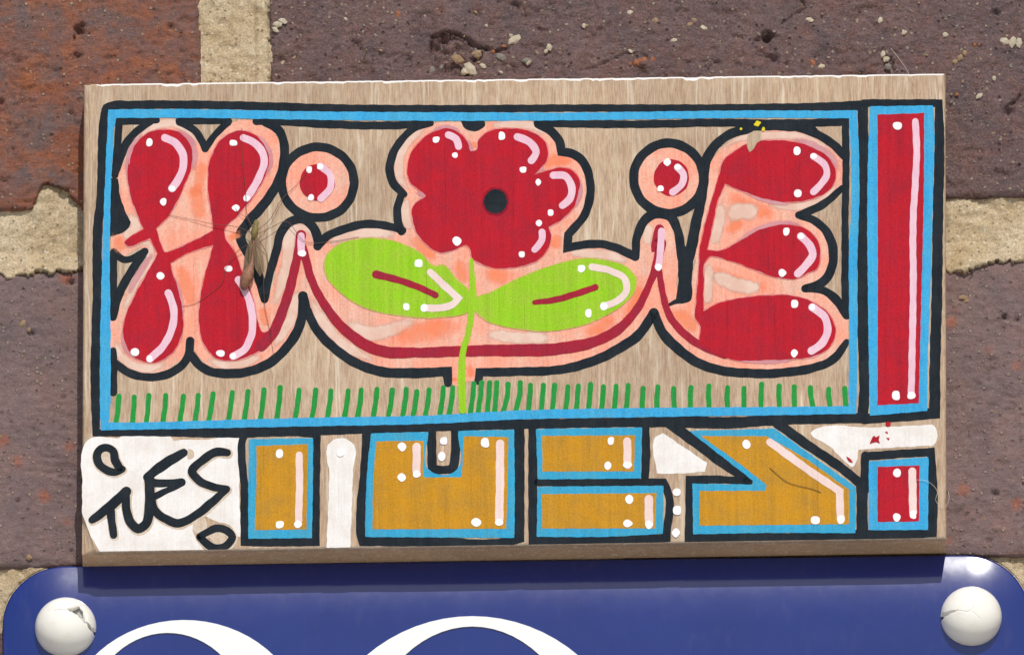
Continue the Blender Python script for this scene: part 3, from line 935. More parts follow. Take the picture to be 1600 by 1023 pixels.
# --- white paint patches
wh = blob('white_patch', 'I:75,250 100,195 150,172 300,180! 320,165 480,163 620,160 645,192! 760,185 850,187 1060,170 1078,200 1066,330 1055,480 1060,640 1088,780 1060,792 1000,725 900,690 830,660! 765,735 780,800 845,886! 600,882 400,890 260,886 185,890! 130,790 72,640! 74,450', 'white', 'white')
tag(wh, label='white patch behind black tag writing')
wb = blob('white_patch', 'J:138,208 160,190 258,188 284,208 285,400 275,700 268,858! 120,862! 132,600 138,400', 'white', 'white')
dots(wb, 'J:208,270,24', name='dot')
blob('white_patch', 'K:903,165 940,143! 1080,238 1216,330! 1205,385! 1020,398 903,397!', 'white', 'white')
wr = blob('white_patch', 'L:632,135 660,120 1000,110 1384,93! 1406,112 1402,208 1386,222! 1150,235 925,248! 912,320 885,355 860,340 760,240', 'white', 'white')
for s in ('L:1003,190 1022,160 1032,172 1056,160 1050,190 1058,208 1035,200 1012,206 995,214', 'L:850,292 870,305 888,330 868,325', 'L:1095,80 1125,80 1122,102 1098,104', 'L:1100,175 1118,178 1112,192', 'L:1090,140 1105,135 1108,150'):
    blob('red_speck', s, 'top', 'red', wr, wob=0.2)
dots(plaque, 'J:852,195,24 840,292,26 K:1028,515,25 1030,628,28 1023,768,26', name='white_dot')

# --- salmon glow that fills the lettering between the black outlines
glow = blob('salmon_letter_ground', 'A:600,384! 500,430 410,530 350,640 325,748! W:740,200 780,320 822,392! 745,462 690,485! 690,545! 775,605! 890,550 925,575 860,690 795,800 745,900 690,1000! '
  'X:685,100! 690,180! 740,250 820,310 920,332 1010,322 1090,280 1155,210 1185,120! 1220,200 1290,275 1380,312 B:900,930 1040,950 1200,925 1330,835 1430,700 1475,580 1490,490! '
  'D:325,440 420,570 550,680 700,765 850,792 1195,790! 1228,885! 1265,890! 1320,862! 1360,860! 1375,790! 1590,795 F:200,790 400,782 600,742 800,655 950,550 1040,430! 1090,540 1210,660 1340,750 1480,790 '
  'H:560,755 750,760 1000,740 1150,700 1235,630 1300,555! 1300,430! 1240,330 1150,262 1030,242! 1140,190 1185,100 1195,0 G:1350,940 1350,860 1300,770 1215,695 1140,660! 1290,595 1400,510 1432,430 1425,310 1370,235 1250,168 1050,138 900,138 760,185 665,250 605,330 575,480 535,650 500,850 470,1010 '
  'H:340,60 300,330! 240,335! 236,150 G:420,980 405,880 390,780 345,690 275,662 200,690 165,780 145,935! E:1450,880 1330,858 1140,875! 1125,800 1200,710 1250,600 1268,450 1240,365 1180,310 1095,290! 1080,215 1030,150 930,84! 640,84! 565,150! 480,84! 310,92 200,140 120,210 70,300 60,400 90,480 150,538! 112,620 110,690 135,772! '
  'C:850,752 700,732 560,762 450,820 385,880! 365,800 345,730 280,705 205,722 160,790 120,950 B:1320,340 1262,530! 1215,420 1160,280 1078,110 A:1185,1015 1300,815 1348,650 1335,510 1270,425 1170,394 1060,402 960,490 882,590! 845,515 790,442 690,390', 'glow', 'pink')
tag(glow, label='blotchy salmon and pale rose ground of the lettering')
for t_, cx, cy in (('C', 380, 462), ('G', 345, 438)):
    ellipse('salmon_disc', t_, cx, cy, 212, 206, 'glow', 'pink')
# pale rose washes inside the ground
for s, w in (('A:365,720 390,600 480,490 600,415 690,412 800,490 842,580', 34), ('W:800,330 850,410 760,480', 44), ('W:810,575 930,520 940,600 850,760 770,940', 36),
             ('X:720,120 760,230 850,290 940,300 1050,260', 34), ('B:880,870 960,910 1100,915 1240,860', 34), ('B:1300,560 1390,320 1440,80 1530,70 1570,200', 52), ('B:1310,800 1420,620 1470,480 1530,500', 44),
             ('D:330,330 440,520 600,670 760,740', 44), ('D:560,480 700,560 900,520 1010,480', 60), ('C:440,850 560,790 700,768 880,790', 52),
             ('E:290,110 160,190 95,320 110,450 170,525', 40), ('E:150,560 130,660 165,760', 40), ('E:660,105 780,98 920,108 1010,160', 36), ('F:500,60 650,65 800,85 900,130', 40), ('F:0,560 200,590 400,590', 50),
             ('G:650,260 770,190 950,170 1150,175 1300,235 1400,330', 34), ('G:960,600 1150,610 1300,560 1400,460', 30), ('G:665,590 645,740 612,850', 50), ('G:700,660 800,640 900,650', 70), ('H:435,90 415,340', 44), ('H:450,150 600,220 760,240', 60), ('G:195,850 220,720', 40)):
    soft_stroke('pale_wash', s, w * 2.0, 'halo', 'pale')

for s, w in (('A:860,640 850,760 820,880', 60), ('W:1200,150 1240,260 1250,380', 80), ('W:760,470 745,530 790,570', 70), ('B:720,290 760,420 800,560', 70), ('B:1050,90 1080,140', 70), ('B:1240,560 1260,680', 50),
             ('D:840,600 1000,560 1200,520 1300,500', 110), ('D:1290,100 1280,180 1310,260', 70), ('D:1430,220 1520,200 1580,250', 90), ('E:190,780 260,880 330,950', 70), ('E:560,200 555,250', 60), ('E:990,360 1080,320 1180,330', 60), ('E:1080,780 1070,880', 60),
             ('F:850,480 920,400 960,250', 70), ('F:600,560 720,520 800,460', 70), ('F:1150,420 1240,470 1310,560', 80), ('G:720,520 800,600 1000,650', 70), ('G:690,760 760,730 800,680', 60), ('H:450,110 600,200 800,240', 60), ('D:1240,830 1245,870', 40), ('D:1340,760 1335,840', 40)):
    soft_stroke('orange_wash', s, w * 1.9, 'halo', 'orange')

# --- black outlines
def K_(s, w=52, closed=False):
    toks = []
    for p, q in zip(parse(s), fill_w(parse(s), w / 4)):
        toks.append('P:%.2f,%.2f,%.3f%s' % (p[0], p[1], q * 4 * 1.06, '!' if p[3] else ''))
    return stroke('black_outline', ' '.join(toks), w, 'black', 'black', closed=closed)
K_('A:258,345,52 268,316,50 298,303,50 420,297,50 700,295 1300,306 R:800,675,48 S:400,680,44 1200,676 U:800,676,44 M:0,313,46 300,308,46 592,300,60! 597,700,62 H:1392,0,64 1392,500 1395,980 L:948,50,62! 450,62,60 0,80,70 K:1200,78,74 800,78,56 0,92,56 J:700,110,52 0,132,54 I:1000,143,60 500,141,44 160,143,44! B:197,1000,62 208,500,56 217,0,56 A:232,880,56 242,600,60 252,400,62', 52, True)
K_('M:597,286,46 1066,286,46! 1070,500,58 1060,1020,62 P:1463.5,480 1461,560 L:1400,22,66! 1200,40,60 960,56,60')
K_('A:340,398,42 450,396,44 580,392,36')
K_('A:342,400,44 340,470 328,600 318,735,40')
K_('A:540,400,40 450,465,46 392,535,50 345,640,50 318,735,40')
blob('black_outline', 'W:693,112! 737,118! 748,210 780,315 818,388! 800,425 740,466 688,474! 684,300', 'black', 'black')
K_('W:712,575,44 772,622,40 905,570,44')
K_('W:905,575,40 830,680,50 760,800,52 725,890,50 708,975,44')
K_('W:708,580,46 705,980,46')
K_('X:706,190,40 706,300,50 708,450,46')
K_('X:712,262,46 800,326 900,354 1000,350 1100,310 1165,245 1188,130,50')
K_('X:1192,215,50 1250,285 1340,328 B:1000,972,54 1150,960 1300,895 1400,795 1465,690 1488,600 1492,490,58')
K_('A:715,395,38 860,396,40 1030,398,36')
K_('A:720,405,44 810,450 860,520 880,570,44')
K_('A:1025,405,40 945,480 885,568,40')
K_('A:1200,400,44 1275,398,44 R:800,775,46 1300,782,46 1490,770,36')
K_('A:1260,405,50 1345,460 1374,540 1372,650 1330,790 1235,930 1150,1030 B:1100,115,60 1140,210,52 1205,340,56 1252,510,50')
K_('B:1254,505,44 1275,390 1325,210 1365,75,54 1420,22,52 1500,15,52 1555,60,54 C:378,780,56 385,860,44')
K_(' '.join('C:%.0f,%.0f' % (386 + 226 * math.cos(k * .4488), 460 + 221 * math.sin(k * .4488)) for k in range(14)), 52, True)
K_('C:385,858,50 430,808 560,748 700,720,50 840,736 915,760,44')
K_('C:908,765,48 884,690,50 882,620 905,545,44')
K_('C:925,532,38 865,475,50 834,385,52 852,290 905,200 975,130 1090,92,38')
blob('black_outline', 'C:1280,76 1350,70 1425,78 1430,100 1380,140 1345,140 1290,105', 'black', 'black')
K_('E:955,90,40 1300,97,44 1590,97,44 G:300,95,46 600,88,46 1000,92,46 1442,84,44! 1446,350,42 1440,700,42 H:1281,0,44 1283,300,46 1290,410,40')
K_('E:960,98,44 1050,148,52 1095,205,54 1110,268,52! 1190,288,52 1255,350,52 1284,440,50 1284,560 1248,670 1190,740 1150,785,48! 1145,868,50! 1250,848,48 1350,845,48 1450,868,50 1568,925,50')
K_('E:1572,925,44 1580,800,50 G:155,760,54 195,688,56 270,655,58 350,675,56 392,750,52 415,880,56 440,1000,62')
K_(' '.join('G:%.0f,%.0f' % (338 + 218 * math.cos(k * .4488), 434 + 218 * math.sin(k * .4488)) for k in range(14)), 54, True)
K_('G:850,125,54 720,160,54 630,230,56 578,310,58 560,480,48 515,690,62 475,880,66 440,1000,70')
blob('black_outline', 'G:780,80! 1210,80! 1270,130 1130,140 940,136 800,150 720,180', 'black', 'black')
blob('black_outline', 'H:232,-20! 345,-20! 325,150 298,330 245,335 240,180', 'black', 'black')
K_('H:180,345,14 215,328,26 260,318,40')
K_('G:1130,110,50 1280,168,50 1390,245,50 1432,300,40')
K_('G:1422,495,36 1300,598,46 1150,664,44')
K_('G:1150,664,44 1235,692,46 1320,762,52 1362,860,54 H:1206,40,54 1198,110 1150,195,54 1030,242,44')
K_('H:1030,243,44 1140,254,46 1230,318,54 1290,410,52')
K_('D:320,420,52 350,490 430,600 545,698 680,772 800,803 950,810,60 1195,800,56! 1198,872,46')
K_('D:298,340,56 312,420,56')
K_('D:1388,858,48 1395,805,50! 1590,802,52 F:200,800,52 400,795,52 600,757,56 800,672,58 950,570,58 1045,435,56')
K_('F:1050,440,54 1092,545,58 1200,662,60 1330,750,56 H:700,772,54 900,766 1080,737,52 1195,692,50 1258,625,46 1288,575,36')
# block lettering outlines
K_('I:1092,150,46 1538,150,48! 1532,500,48 1530,822,50! 1300,824,54 1088,822,50! 1086,500,46', 48, True)
K_('J:372,130,52 358,400,54 338,600,56 342,790,58 350,818,58! 800,822,54 1290,812,54 1325,800,58! 1322,500,66 1325,110,60')
K_('J:780,105,54 780,330,54 784,372,54! 850,374,48 908,372,52! 918,330,54 922,95,54')
K_('K:130,110,52 130,500,54 133,812,58! 500,815,52 750,812,52 965,798,48! 968,500,48 945,455,50! 600,455,48 160,452,44')
K_('K:832,100,50 836,280,50 830,440,46')
K_('K:985,85,66 1130,190,62 1300,318,62 1480,445,46')
K_('K:1480,445,38 1300,435,46 1112,437,52! 1108,800,56! L:100,797,54 500,797,54 930,778,56')
K_('L:948,790,66 946,460,66')
K_('L:966,284,50 964,500,52')
K_('L:420,85,60 600,215,56 800,350,54 945,465,56')
K_('L:966,290,50! 1180,275,48 1375,262,48! 1388,500,58 1385,765,56! 1180,775,54 960,778,56')
# black tag
halo = lambda s, w: stroke('bare_halo', s, w, 'halo', 'halo', wh)
TAG = [('I:325,370,40 285,388,48 225,375,50 175,330,52 165,280,52 190,245,50 230,236,48 262,255,48 280,315,54 305,360,50', 50),
       ('I:135,688,44 250,600,66 350,510,60', 50), ('I:248,610,56 258,690,50 270,782,46', 50),
       ('I:350,512,50 348,610,52 375,700,56 420,742,60 470,712,58 492,620,60 492,440,66', 55),
       ('I:478,420,50 560,358,66 640,305,60 708,268,52', 55), ('I:500,455,60 600,458,46 695,452,48', 45), ('I:510,548,46 600,505,38 695,458,40', 45),
       ('I:505,560,56 525,625,54 600,684,52 670,707,54 770,665,52 880,580,54 975,495,42', 50), ('I:980,268,48 915,262,54 830,312,52 760,388,56 795,435,50 880,478,50 975,495,46', 50),
       ('I:805,792,44 850,835,50 910,865,50 975,845,50 1010,795,50 975,752,48 905,740,48 850,765,46 812,788,44', 48)]
for s, w in TAG[:1] + TAG[1:4] + TAG[7:]:
    pts = parse(s)
    ws = fill_w(pts, w / 4)
    halo(' '.join('P:%.2f,%.2f,%.2f' % (p[0] + 1.0, p[1] + 1.5, (q + 3.2) * 4) for p, q in zip(pts, ws)), w)
blob('bare_halo', 'I:738,245 762,250 770,300 740,310', 'halo', 'halo', wh)
blob('bare_halo', 'I:790,680 830,670 850,740 780,770 765,740', 'halo', 'halo', wh)
blob('bare_halo', 'I:190,290 225,265 245,300 270,360 215,350', 'halo', 'halo', wh)
blob('bare_halo', 'I:870,790 960,780 970,820 920,850', 'halo', 'halo', wh)
for s, w in TAG:
    stroke('tag_stroke', s, w, 'black', 'black')

# --- blue lines
stroke('blue_border_line', 'A:300,352,54! 700,350,54 1590,364,52 S:400,729,54 1200,728,48 U:800,717,46 1200,714,46 M:300,356,46 530,356,50! 538,500,52 545,900,50 H:1331,0,54 1331,500,50 1328,900,52 1326,1000,48! L:450,8,52 0,12,54 K:800,18,58 0,34,56 J:800,60,52 0,77,54 I:1000,88,50 400,102,44 214,104,48! X:656,500,68 658,100,66 W:662,600,46 668,330,42 674,150,38 A:282,640,42 290,480,40', 50, 'blue', 'blue', closed=True)
def panel(name, blue, fill, mat, gleams, dts, label=None, gm='cream'):
    b = blob('blue_edge', blue, 'blue', 'cyan' if mat == 'ochre' else 'blue', wob=0.25, grow=0.9)
    f = blob(name, fill, 'fill', mat, wob=0.25)
    if label: tag(f, label=label)
    for s, w in gleams: stroke('gleam', s, w, 'top', gm, f)
    dots(f, dts, 25)
    return f
panel('exclamation_bar', 'P:1360,167.5! 1457.5,166! 1459,200 1457,300 1453,450 1449,560 1448,641! 1360,648.5! 1357.5,500 1357,250', 'P:1371,179.5! 1444,177! 1443.5,300 1440,450 1435.5,630! 1371,633! 1371.5,400', 'red',
      [('M:920,400,42 928,600 918,800 906,1020 P:1427,440 1425,560 1424,614', 44)], 'M:808,428,27 P:1400,618,28 1424,618,25', gm='gleam')
panel('exclamation_dot', 'L:992,325! 1358,298! 1355,745! 992,748!', 'L:1043,357! 1305,347! 1302,697! 1043,700!', 'red', [('L:1260,385 1262,500 1266,640', 48)], 'L:1165,395,26 1163,672,25 1265,655,24')
panel('block_letter', 'I:1118,187! 1512,180! 1510,500 1504,796! 1114,801! 1114,500', 'I:1162,226! 1484,215! 1478,500 1474,746! 1150,751! 1160,500', 'ochre', [('I:1428,282 1430,450 1424,690', 45)], 'I:1305,275,26 1307,717,25 1420,715,24', 'narrow upright ochre block')
panel('block_letter', 'J:402,150! 752,142! 752,370 790,398 905,398 940,370 945,135! 1288,128! 1292,500 1290,795! 365,790! 368,600 385,300', 'J:432,197! 728,194! 722,412! 735,423! 965,420! 978,166! 1255,170! 1250,500 1243,742! 408,746! 414,400', 'ochre',
      [('J:683,232 682,385', 50), ('J:1204,212 1203,450 1199,680', 52)], 'J:592,232,27 590,423,26 683,402,24 1110,207,29 1055,703,29 1198,703,24', 'broad notched ochre block')
panel('block_letter', 'K:153,124! 500,118 809,114! 800,425! 164,431!', 'K:187,163! 768,160! 762,384! 190,386!', 'ochre', [('K:719,198 722,346', 50)], 'K:617,195,23 598,350,24 720,345,24', 'short upper ochre bar')
panel('block_letter', 'K:162,483! 942,477! 938,770! 600,788 158,789!', 'K:185,526! 902,520! 893,740! 188,741!', 'ochre', [('K:855,558 855,715', 53)], 'K:732,560,27 722,710,26 855,718,25', 'lower ochre bar')
panel('block_letter', 'K:1113,134! 1400,128 L:400,121! 905,485! 903,766! 400,764 K:1134,773! 1130,464! L:265,470! 268,440!', 'K:1178,164! L:350,165! 600,310 866,500! 866,714! K:1170,723! 1172,506! L:345,505! 352,470! 180,335', 'ochre',
      [('L:372,202 600,368 808,510! 811,680', 48)], 'L:225,217,27 655,690,28 815,686,26', 'angular ochre block with slanted arm')

# --- red lettering
H_ = blob('bubble_letter', 'A:650,452 720,470 780,530 802,610 790,700 750,800 W:1100,270 1035,370 975,428! 985,470 1025,576! 1045,580! 1180,520 1330,442! 1322,350 1300,200 1298,100 A:900,700 930,595 990,505 1060,466 1110,457 1190,485 1258,560 1280,650 1250,750 1180,870 W:1490,340 1400,450 1402,478 B:1060,205 1112,335 1162,450 1190,560 1212,660 1240,716 1290,700! 1285,785! 1200,840 1080,888 960,880 880,800 845,680 845,560 870,400 905,270 932,172! '
   'W:1200,570 1064,642! 1075,700 1110,800 1135,920 X:1142,50 1100,170 1030,240 950,266 870,250 810,200 775,120 770,40 W:790,960 840,850 900,740 965,622 985,585! 935,490! 870,515 800,540 776,515 810,485 895,432! 870,370 820,240 797,100 802,0 A:405,690 415,620 450,540 510,480 580,455', 'red', 'red', bleed='bleed')
tag(H_, label='first bubble letter of two crossed red loops')
for s, w in (('A:630,502 700,540 745,620 730,730 675,818', 48), ('A:1120,502 1210,552 1250,635 1222,740 1140,880', 46), ('B:652,472 682,560 672,700 620,800 535,882', 46), ('B:1090,390 1150,500 1175,620 1165,750 1120,830 1055,865', 46)):
    stroke('gleam', s, w, 'top', 'gleam', H_)
dots(H_, 'A:533,532,23 620,902,22 1057,535,22 1073,940,22 675,820,20 1140,880,20 B:602,365,24 1027,320,22 443,840,26 977,848,24 535,882,20 1055,865,20')
vine = stroke('red_letter_line', 'B:1230,800,70 1290,740,66 1350,620,62 1410,440,60 1455,250,54 1480,110,64', 55, 'red', 'dark_red')
stroke('red_letter_line', 'D:290,30,58 312,100,50 330,180,50 375,290,50 455,425,56 560,545,64 680,632,68 780,672,72 1000,682,62 1300,673,66 1590,668,74 F:300,668,76 500,652,74 680,612,66 820,540,60 940,410,50 1020,250,42 1062,130,52 1082,0,66 G:265,860,66 283,752,60', 60, 'red', 'dark_red')
stroke('red_letter_line', 'F:1078,170,36 1105,330,40 1150,465,44 1245,572,48 1340,638,48 1490,690,60', 45, 'red', 'dark_red')
gi = stroke('gleam', 'B:1480,115 1482,215', 46, 'top', 'gleam', vine)
stroke('gleam', 'G:295,765 287,880 276,990', 42, 'top', 'gleam', vine)
dots(vine, 'B:1486,225,23 G:274,990,22')
for t_, cx, cy, s, d in (('C', 383, 460, 'C:405,362 460,410 466,490 405,562', 'C:332,382,20 343,556,20 400,362,20'), ('G', 356, 430, 'G:395,368 432,412 422,470 364,522', 'G:330,335,23 288,500,20 395,366,20')):
    o = ellipse('red_disc', t_, cx, cy, 110, 114, 'red', 'red')
    stroke('gleam', s, 43, 'top', 'gleam', o)
    dots(o, d)
E_ = blob('bubble_letter', 'G:960,200 1100,205 1250,250 1340,310 1380,390 1370,470 1310,530 1200,570 1080,583 930,560 800,515 690,470! 650,560 610,740 580,880! 640,890 760,840 900,760 1050,725 1180,745 1260,810 1285,910 1260,1000 H:1060,140 980,180 860,175 700,120 560,70 420,55 405,80 398,200 395,385! 480,340 620,305 800,287 960,290 1080,330 1190,420 1220,500 1190,600 1100,660 960,682 780,690 600,690 470,650 380,590 378,480! 345,420 350,330 368,100 G:530,900 560,750 610,560 650,430 680,330 760,260 860,210', 'red', 'red', bleed='bleed')
tag(E_, label='last bubble letter of three red lobes on an upright')
for s, w in (('G:1243,300 1310,350 1327,410 1292,470 1242,520', 42), ('G:1165,797 1225,865 1236,920 H:1072,50 985,152', 48), ('H:1075,362 1150,420 1172,500 1140,580 1070,632', 48)):
    stroke('gleam', s, w, 'top', 'gleam', E_)
dots(E_, 'G:1140,265,25 1145,530,25 1073,768,23 1243,298,20 1165,797,20 H:888,147,24 965,340,25 963,648,23 1075,362,20')
chip = blob('bare_wood_chip', 'G:832,160! 870,138! 922,143! 915,200! 890,218! 872,248! 845,274! 825,228!', 'top', 'wood', E_)
dots(chip, 'G:893,95,16 905,90,9 880,100,9 930,130,12 790,128,8', mat='yellow', name='yellow_speck')

# --- flower
fl = blob('flower', 'E:400,125 480,160 520,210 545,265 575,260 590,200 640,150 730,128 840,128 950,160 1015,230 1020,310 980,370 938,416! 1010,390 1100,370 1180,390 1220,450 1210,540 1180,620 1110,690 1028,738! 1042,800 1020,880 950,950 840,985 700,995 600,965 548,925 540,880 515,853 440,880 360,900 280,860 215,790 180,700 182,610 215,575 262,545 235,518 170,470 145,390 160,300 220,210 310,145', 'red', 'red', bleed='bleed')
tag(fl, label='red five petalled flower with a black centre')
for s, w in (('E:402,166 450,190 464,238', 44), ('E:832,178 910,212 950,275 920,325', 46), ('E:1057,418 1130,422 1170,480 1162,560 1113,605', 46), ('E:986,772 986,820 940,880', 42)):
    stroke('gleam', s, w, 'top2', 'gleam', fl)
dots(fl, 'E:325,195,21 443,292,18 735,172,24 868,382,21 963,460,19 1040,650,20 967,715,20 860,910,20 455,827,28')
for s, w, par in (('A:500,460 420,580 400,700 440,860', 40, H_), ('A:690,440 790,520 815,620 800,720', 44, H_), ('A:1200,480 1275,570 1290,650 1260,750', 36, H_), ('B:560,220 480,330 400,480', 40, H_), ('X:770,60 790,180 870,250', 44, H_), ('B:680,360 720,480 740,600', 36, H_),
                  ('G:1100,185 1250,230 1360,310 1400,400', 44, E_), ('G:820,520 950,575 1100,600', 30, E_), ('G:760,830 900,750 1050,712 1180,730', 36, E_), ('H:600,690 780,700 960,690', 30, E_), ('H:400,590 470,660', 40, E_),
                  ('E:520,190 550,275', 34, fl), ('E:200,520 265,545 215,575', 40, fl), ('E:1215,430 1225,520 1190,620', 36, fl), ('E:940,410 960,380 1010,380', 34, fl), ('E:300,140 390,112 480,150', 30, fl)):
    soft_stroke('mauve_wash', s, w * 1.3, 'bleed', 'mauve', par)
k_ = ellipse('centre_smudge', 'E', 696, 580, 84, 90, 'top', 'shade', fl)
for v_ in (k_.data.attributes.new("cover", 'FLOAT', 'POINT'),): v_.data.foreach_set("value", [0.55] * len(k_.data.vertices))
ellipse('flower_centre', 'E', 696, 580, 72, 76, 'top', 'black', fl)
# --- stem and leaves
stem = stroke('stem', 'D:1345,105,20 1350,220,34 1352,340,50 1345,430,40 1325,560,36 1290,690,40 1284,850,46 1290,1040,46', 40, 'top', 'lime')
la = blob('leaf', 'C:430,960 450,910 510,855 640,816 780,816 900,842 1010,892 1130,985 D:1150,140 1250,225 1340,310 1390,380! 1310,434 1150,460 950,455 780,430 620,370 500,280 440,200', 'red', 'lime', bleed='leaf_bleed')
tag(la, label='left leaf')
lb = blob('leaf', 'D:1350,400! 1400,330 F:0,320 120,260 280,190 450,130 600,100 750,110 870,150 930,220 920,300 840,390 720,460 560,520 400,545 220,535 80,510 0,480 D:1400,450', 'red', 'lime', bleed='leaf_bleed')
tag(lb, label='right leaf')
stroke('vein', 'D:750,195,50 900,235,42 1050,290,40 1120,326,40', 42, 'top', 'dark_red', la)
stroke('vein', 'F:300,370,30 450,350,40 580,310,40 680,276,40', 38, 'top', 'dark_red', lb)
stroke('gleam', 'D:1088,182 1180,270 1262,345! 1235,378 1052,404', 44, 'top', 'cream', la)
stroke('gleam', 'F:658,150 780,176 868,230 872,300 805,368 735,394', 42, 'top', 'cream', lb)
dots(la, 'D:1015,127,26 938,398,22 1050,405,24')
dots(lb, 'F:593,160,24 637,438,24 733,395,25')
# --- grass
BL_ = []
for a, b, c, d in ((742, 475, 722, 655), (838, 480, 825, 650), (928, 470, 912, 648), (1035, 470, 1015, 645), (1145, 475, 1120, 642), (1238, 470, 1215, 640), (1330, 460, 1300, 640), (1450, 450, 1425, 635), (1548, 445, 1522, 632)):
    BL_.append('X:%d,%d %d,%d %d,%d' % (a, b, (a + c) / 2 + 3, (b + d) / 2, c, d))
for a, b in ((50, 915), (152, 900), (268, 915), (372, 915), (468, 920), (575, 920), (657, 915), (755, 910), (850, 915), (938, 910), (1003, 925), (1080, 915), (1170, 900), (1228, 900), (1360, 875), (1408, 870)):
    BL_.append('D:%d,%d %d,%d %d,%d' % (a, b, a - 6, b + 70, a - 22, 1095 - (a / 1600) * 40))
for a, b in ((20, 870), (65, 870), (135, 880), (212, 870), (275, 885), (355, 885), (425, 885), (508, 895), (573, 890), (650, 880), (730, 895), (810, 890), (885, 885)):
    BL_.append('F:%d,%d %d,%d %d,%d' % (a, b, a - 4, b + 70, a - (30 if a in (135, 212) else 14), 1052 - a * .01))
for a, b, c, d in ((20, 865, 15, 985), (112, 855, 105, 985), (210, 865, 215, 985), (318, 860, 315, 985), (430, 850, 430, 980), (547, 860, 545, 980), (650, 865, 650, 978), (760, 840, 755, 976), (868, 850, 870, 976), (963, 855, 965, 976), (1063, 860, 1078, 976), (1178, 870, 1185, 976), (1278, 865, 1287, 975)):
    BL_.append('H:%d,%d %d,%d %d,%d' % (a, b, (a + c) / 2 - 2, (b + d) / 2, c, d))
for s in BL_: stroke('grass_blade', s, 32, 'glow', 'green')

# ------------------------------------------------------------------ numerals on the blue sign
ys = -SH - 0.00035
def numeral(outer, inner, label):
    po = [(at(x, y, ys).x, at(x, y, ys).z) for x, y in outer]
    pi = [(at(x, y, ys).x, at(x, y, ys).z) for x, y in inner]
    vs, fs = ribbon(po, pi, ys - 0.00008, ys + 0.0003)
    o = mesh_obj('numeral', vs, fs, M['numeral'], sign, False, SOFF)
    o['label'] = label
def arc(cx, cy, rx, ry, a0, a1, n=40, pw=2.0):
    out = []
    for k in range(n + 1):
        a = R(a0 + (a1 - a0) * k / n)
        c, s_ = math.cos(a), math.sin(a)
        out.append((cx + rx * math.copysign(abs(c) ** (2 / pw), c), cy - ry * math.copysign(abs(s_) ** (2 / pw), s_)))
    return out
numeral(arc(288, 1140, 190, 172, 178, -40), arc(262, 1132, 128, 144, 178, -40), 'left white numeral, only its crown in view')
numeral(arc(738, 1230, 260, 268, 180, -180, 72), arc(738, 1230, 185, 252, 180, -180, 72), 'right white numeral, only its crown in view')

# ------------------------------------------------------------------ screw caps
def screw_cap(px, py, rpx, holes, grooves, label):
    h0 = SH - 0.0001
    c = at(px, py, -SH - 1.2 * MM)
    root = empty('screw_cap', (c.x, -h0, c.z))
    tag(root, label, 'screw cap', 'white plastic screw caps holding the blue sign')
    r = rpx / 7500.0
    H = r * 0.84
    nr, na = 90, 200
    rho = np.linspace(0, 1, nr + 1)[1:]
    th = np.linspace(0, 2 * np.pi, na, endpoint=False)
    RH, TH = np.meshgrid(rho, th, indexing='ij')
    X, Z = RH * np.cos(TH), RH * np.sin(TH)
    Y = (np.clip(1 - RH ** 2.3, 0, 1)) ** 0.5
    d_tot = np.zeros_like(X)
    # tracings are given in units of the cap radius
    for pts, w, dep in grooves:
        dd = seg_dist(X + .012 * vnoise(X * 9, Z * 9, 3), Z + .012 * vnoise(X * 9 + 5, Z * 9, 4), pts)
        d_tot += dep * np.exp(-(dd / w) ** 2)
    for poly in holes:
        d_tot += np.where(in_poly(X + .02 * vnoise(X * 11, Z * 11, 8), Z, poly), 0.42, 0)
    Y = Y - d_tot
    Yw = -np.maximum(Y, -0.05) * H
    vs = [(0, float(-H), 0)] + np.stack([X * r, Yw, Z * r], -1).reshape(-1, 3).tolist()
    fs = []
    for j in range(na): fs.append((0, 1 + (j + 1) % na, 1 + j))
    for i in range(nr - 1):
        for j in range(na):
            k = (j + 1) % na
            fs.append((1 + i * na + j, 1 + i * na + k, 1 + (i + 1) * na + k, 1 + (i + 1) * na + j))
    b = len(vs)
    for j in range(na): vs.append((r * .97 * math.cos(th[j]), 0.0012, r * .97 * math.sin(th[j])))
    for j in range(na):
        k = (j + 1) % na
        fs.append((1 + (nr - 1) * na + j, 1 + (nr - 1) * na + k, b + k, b + j))
    mesh_obj('dome', vs, fs, M['cap'], root, True)
    return root, r, H
def rel(px, py, r, tile, s):
    ox, oy = TILES[tile]
    return [((ox + float(q.split(',')[0]) / 4 - px) / r, -(oy + float(q.split(',')[1]) / 4 - py) / r) for q in s.split()]
r_ = 48.0
ca, ra, Ha = screw_cap(102.5, 977, r_, [rel(102.5, 977, r_, 'N', '432,772 500,742 520,775 532,832 485,800'), rel(102.5, 977, r_, 'N', '538,840 575,872 612,872 600,908 560,880')],
          [(rel(102.5, 977, r_, 'N', '340,775 432,770'), .025, .04), (rel(102.5, 977, r_, 'N', '432,772 500,742 530,790 540,845'), .05, .06), (rel(102.5, 977, r_, 'N', '440,780 485,805 560,880'), .03, .10)],
          'white domed screw cap with a broken hole at the sign left corner')
vs, fs = [], []
for k in range(20):
    a = 2 * math.pi * k / 20
    vs += [(ra * .42 + ra * .17 * math.cos(a), -Ha * .56, ra * .30 + ra * .19 * math.sin(a)), (ra * .42 + ra * .17 * math.cos(a), -Ha * .2, ra * .30 + ra * .19 * math.sin(a))]
for k in range(20):
    j = (k + 1) % 20
    fs.append((2 * k, 2 * k + 1, 2 * j + 1, 2 * j))
fs.append(tuple(2 * k for k in range(20)))
mesh_obj('screw_head', vs, fs, M['steel'], ca)
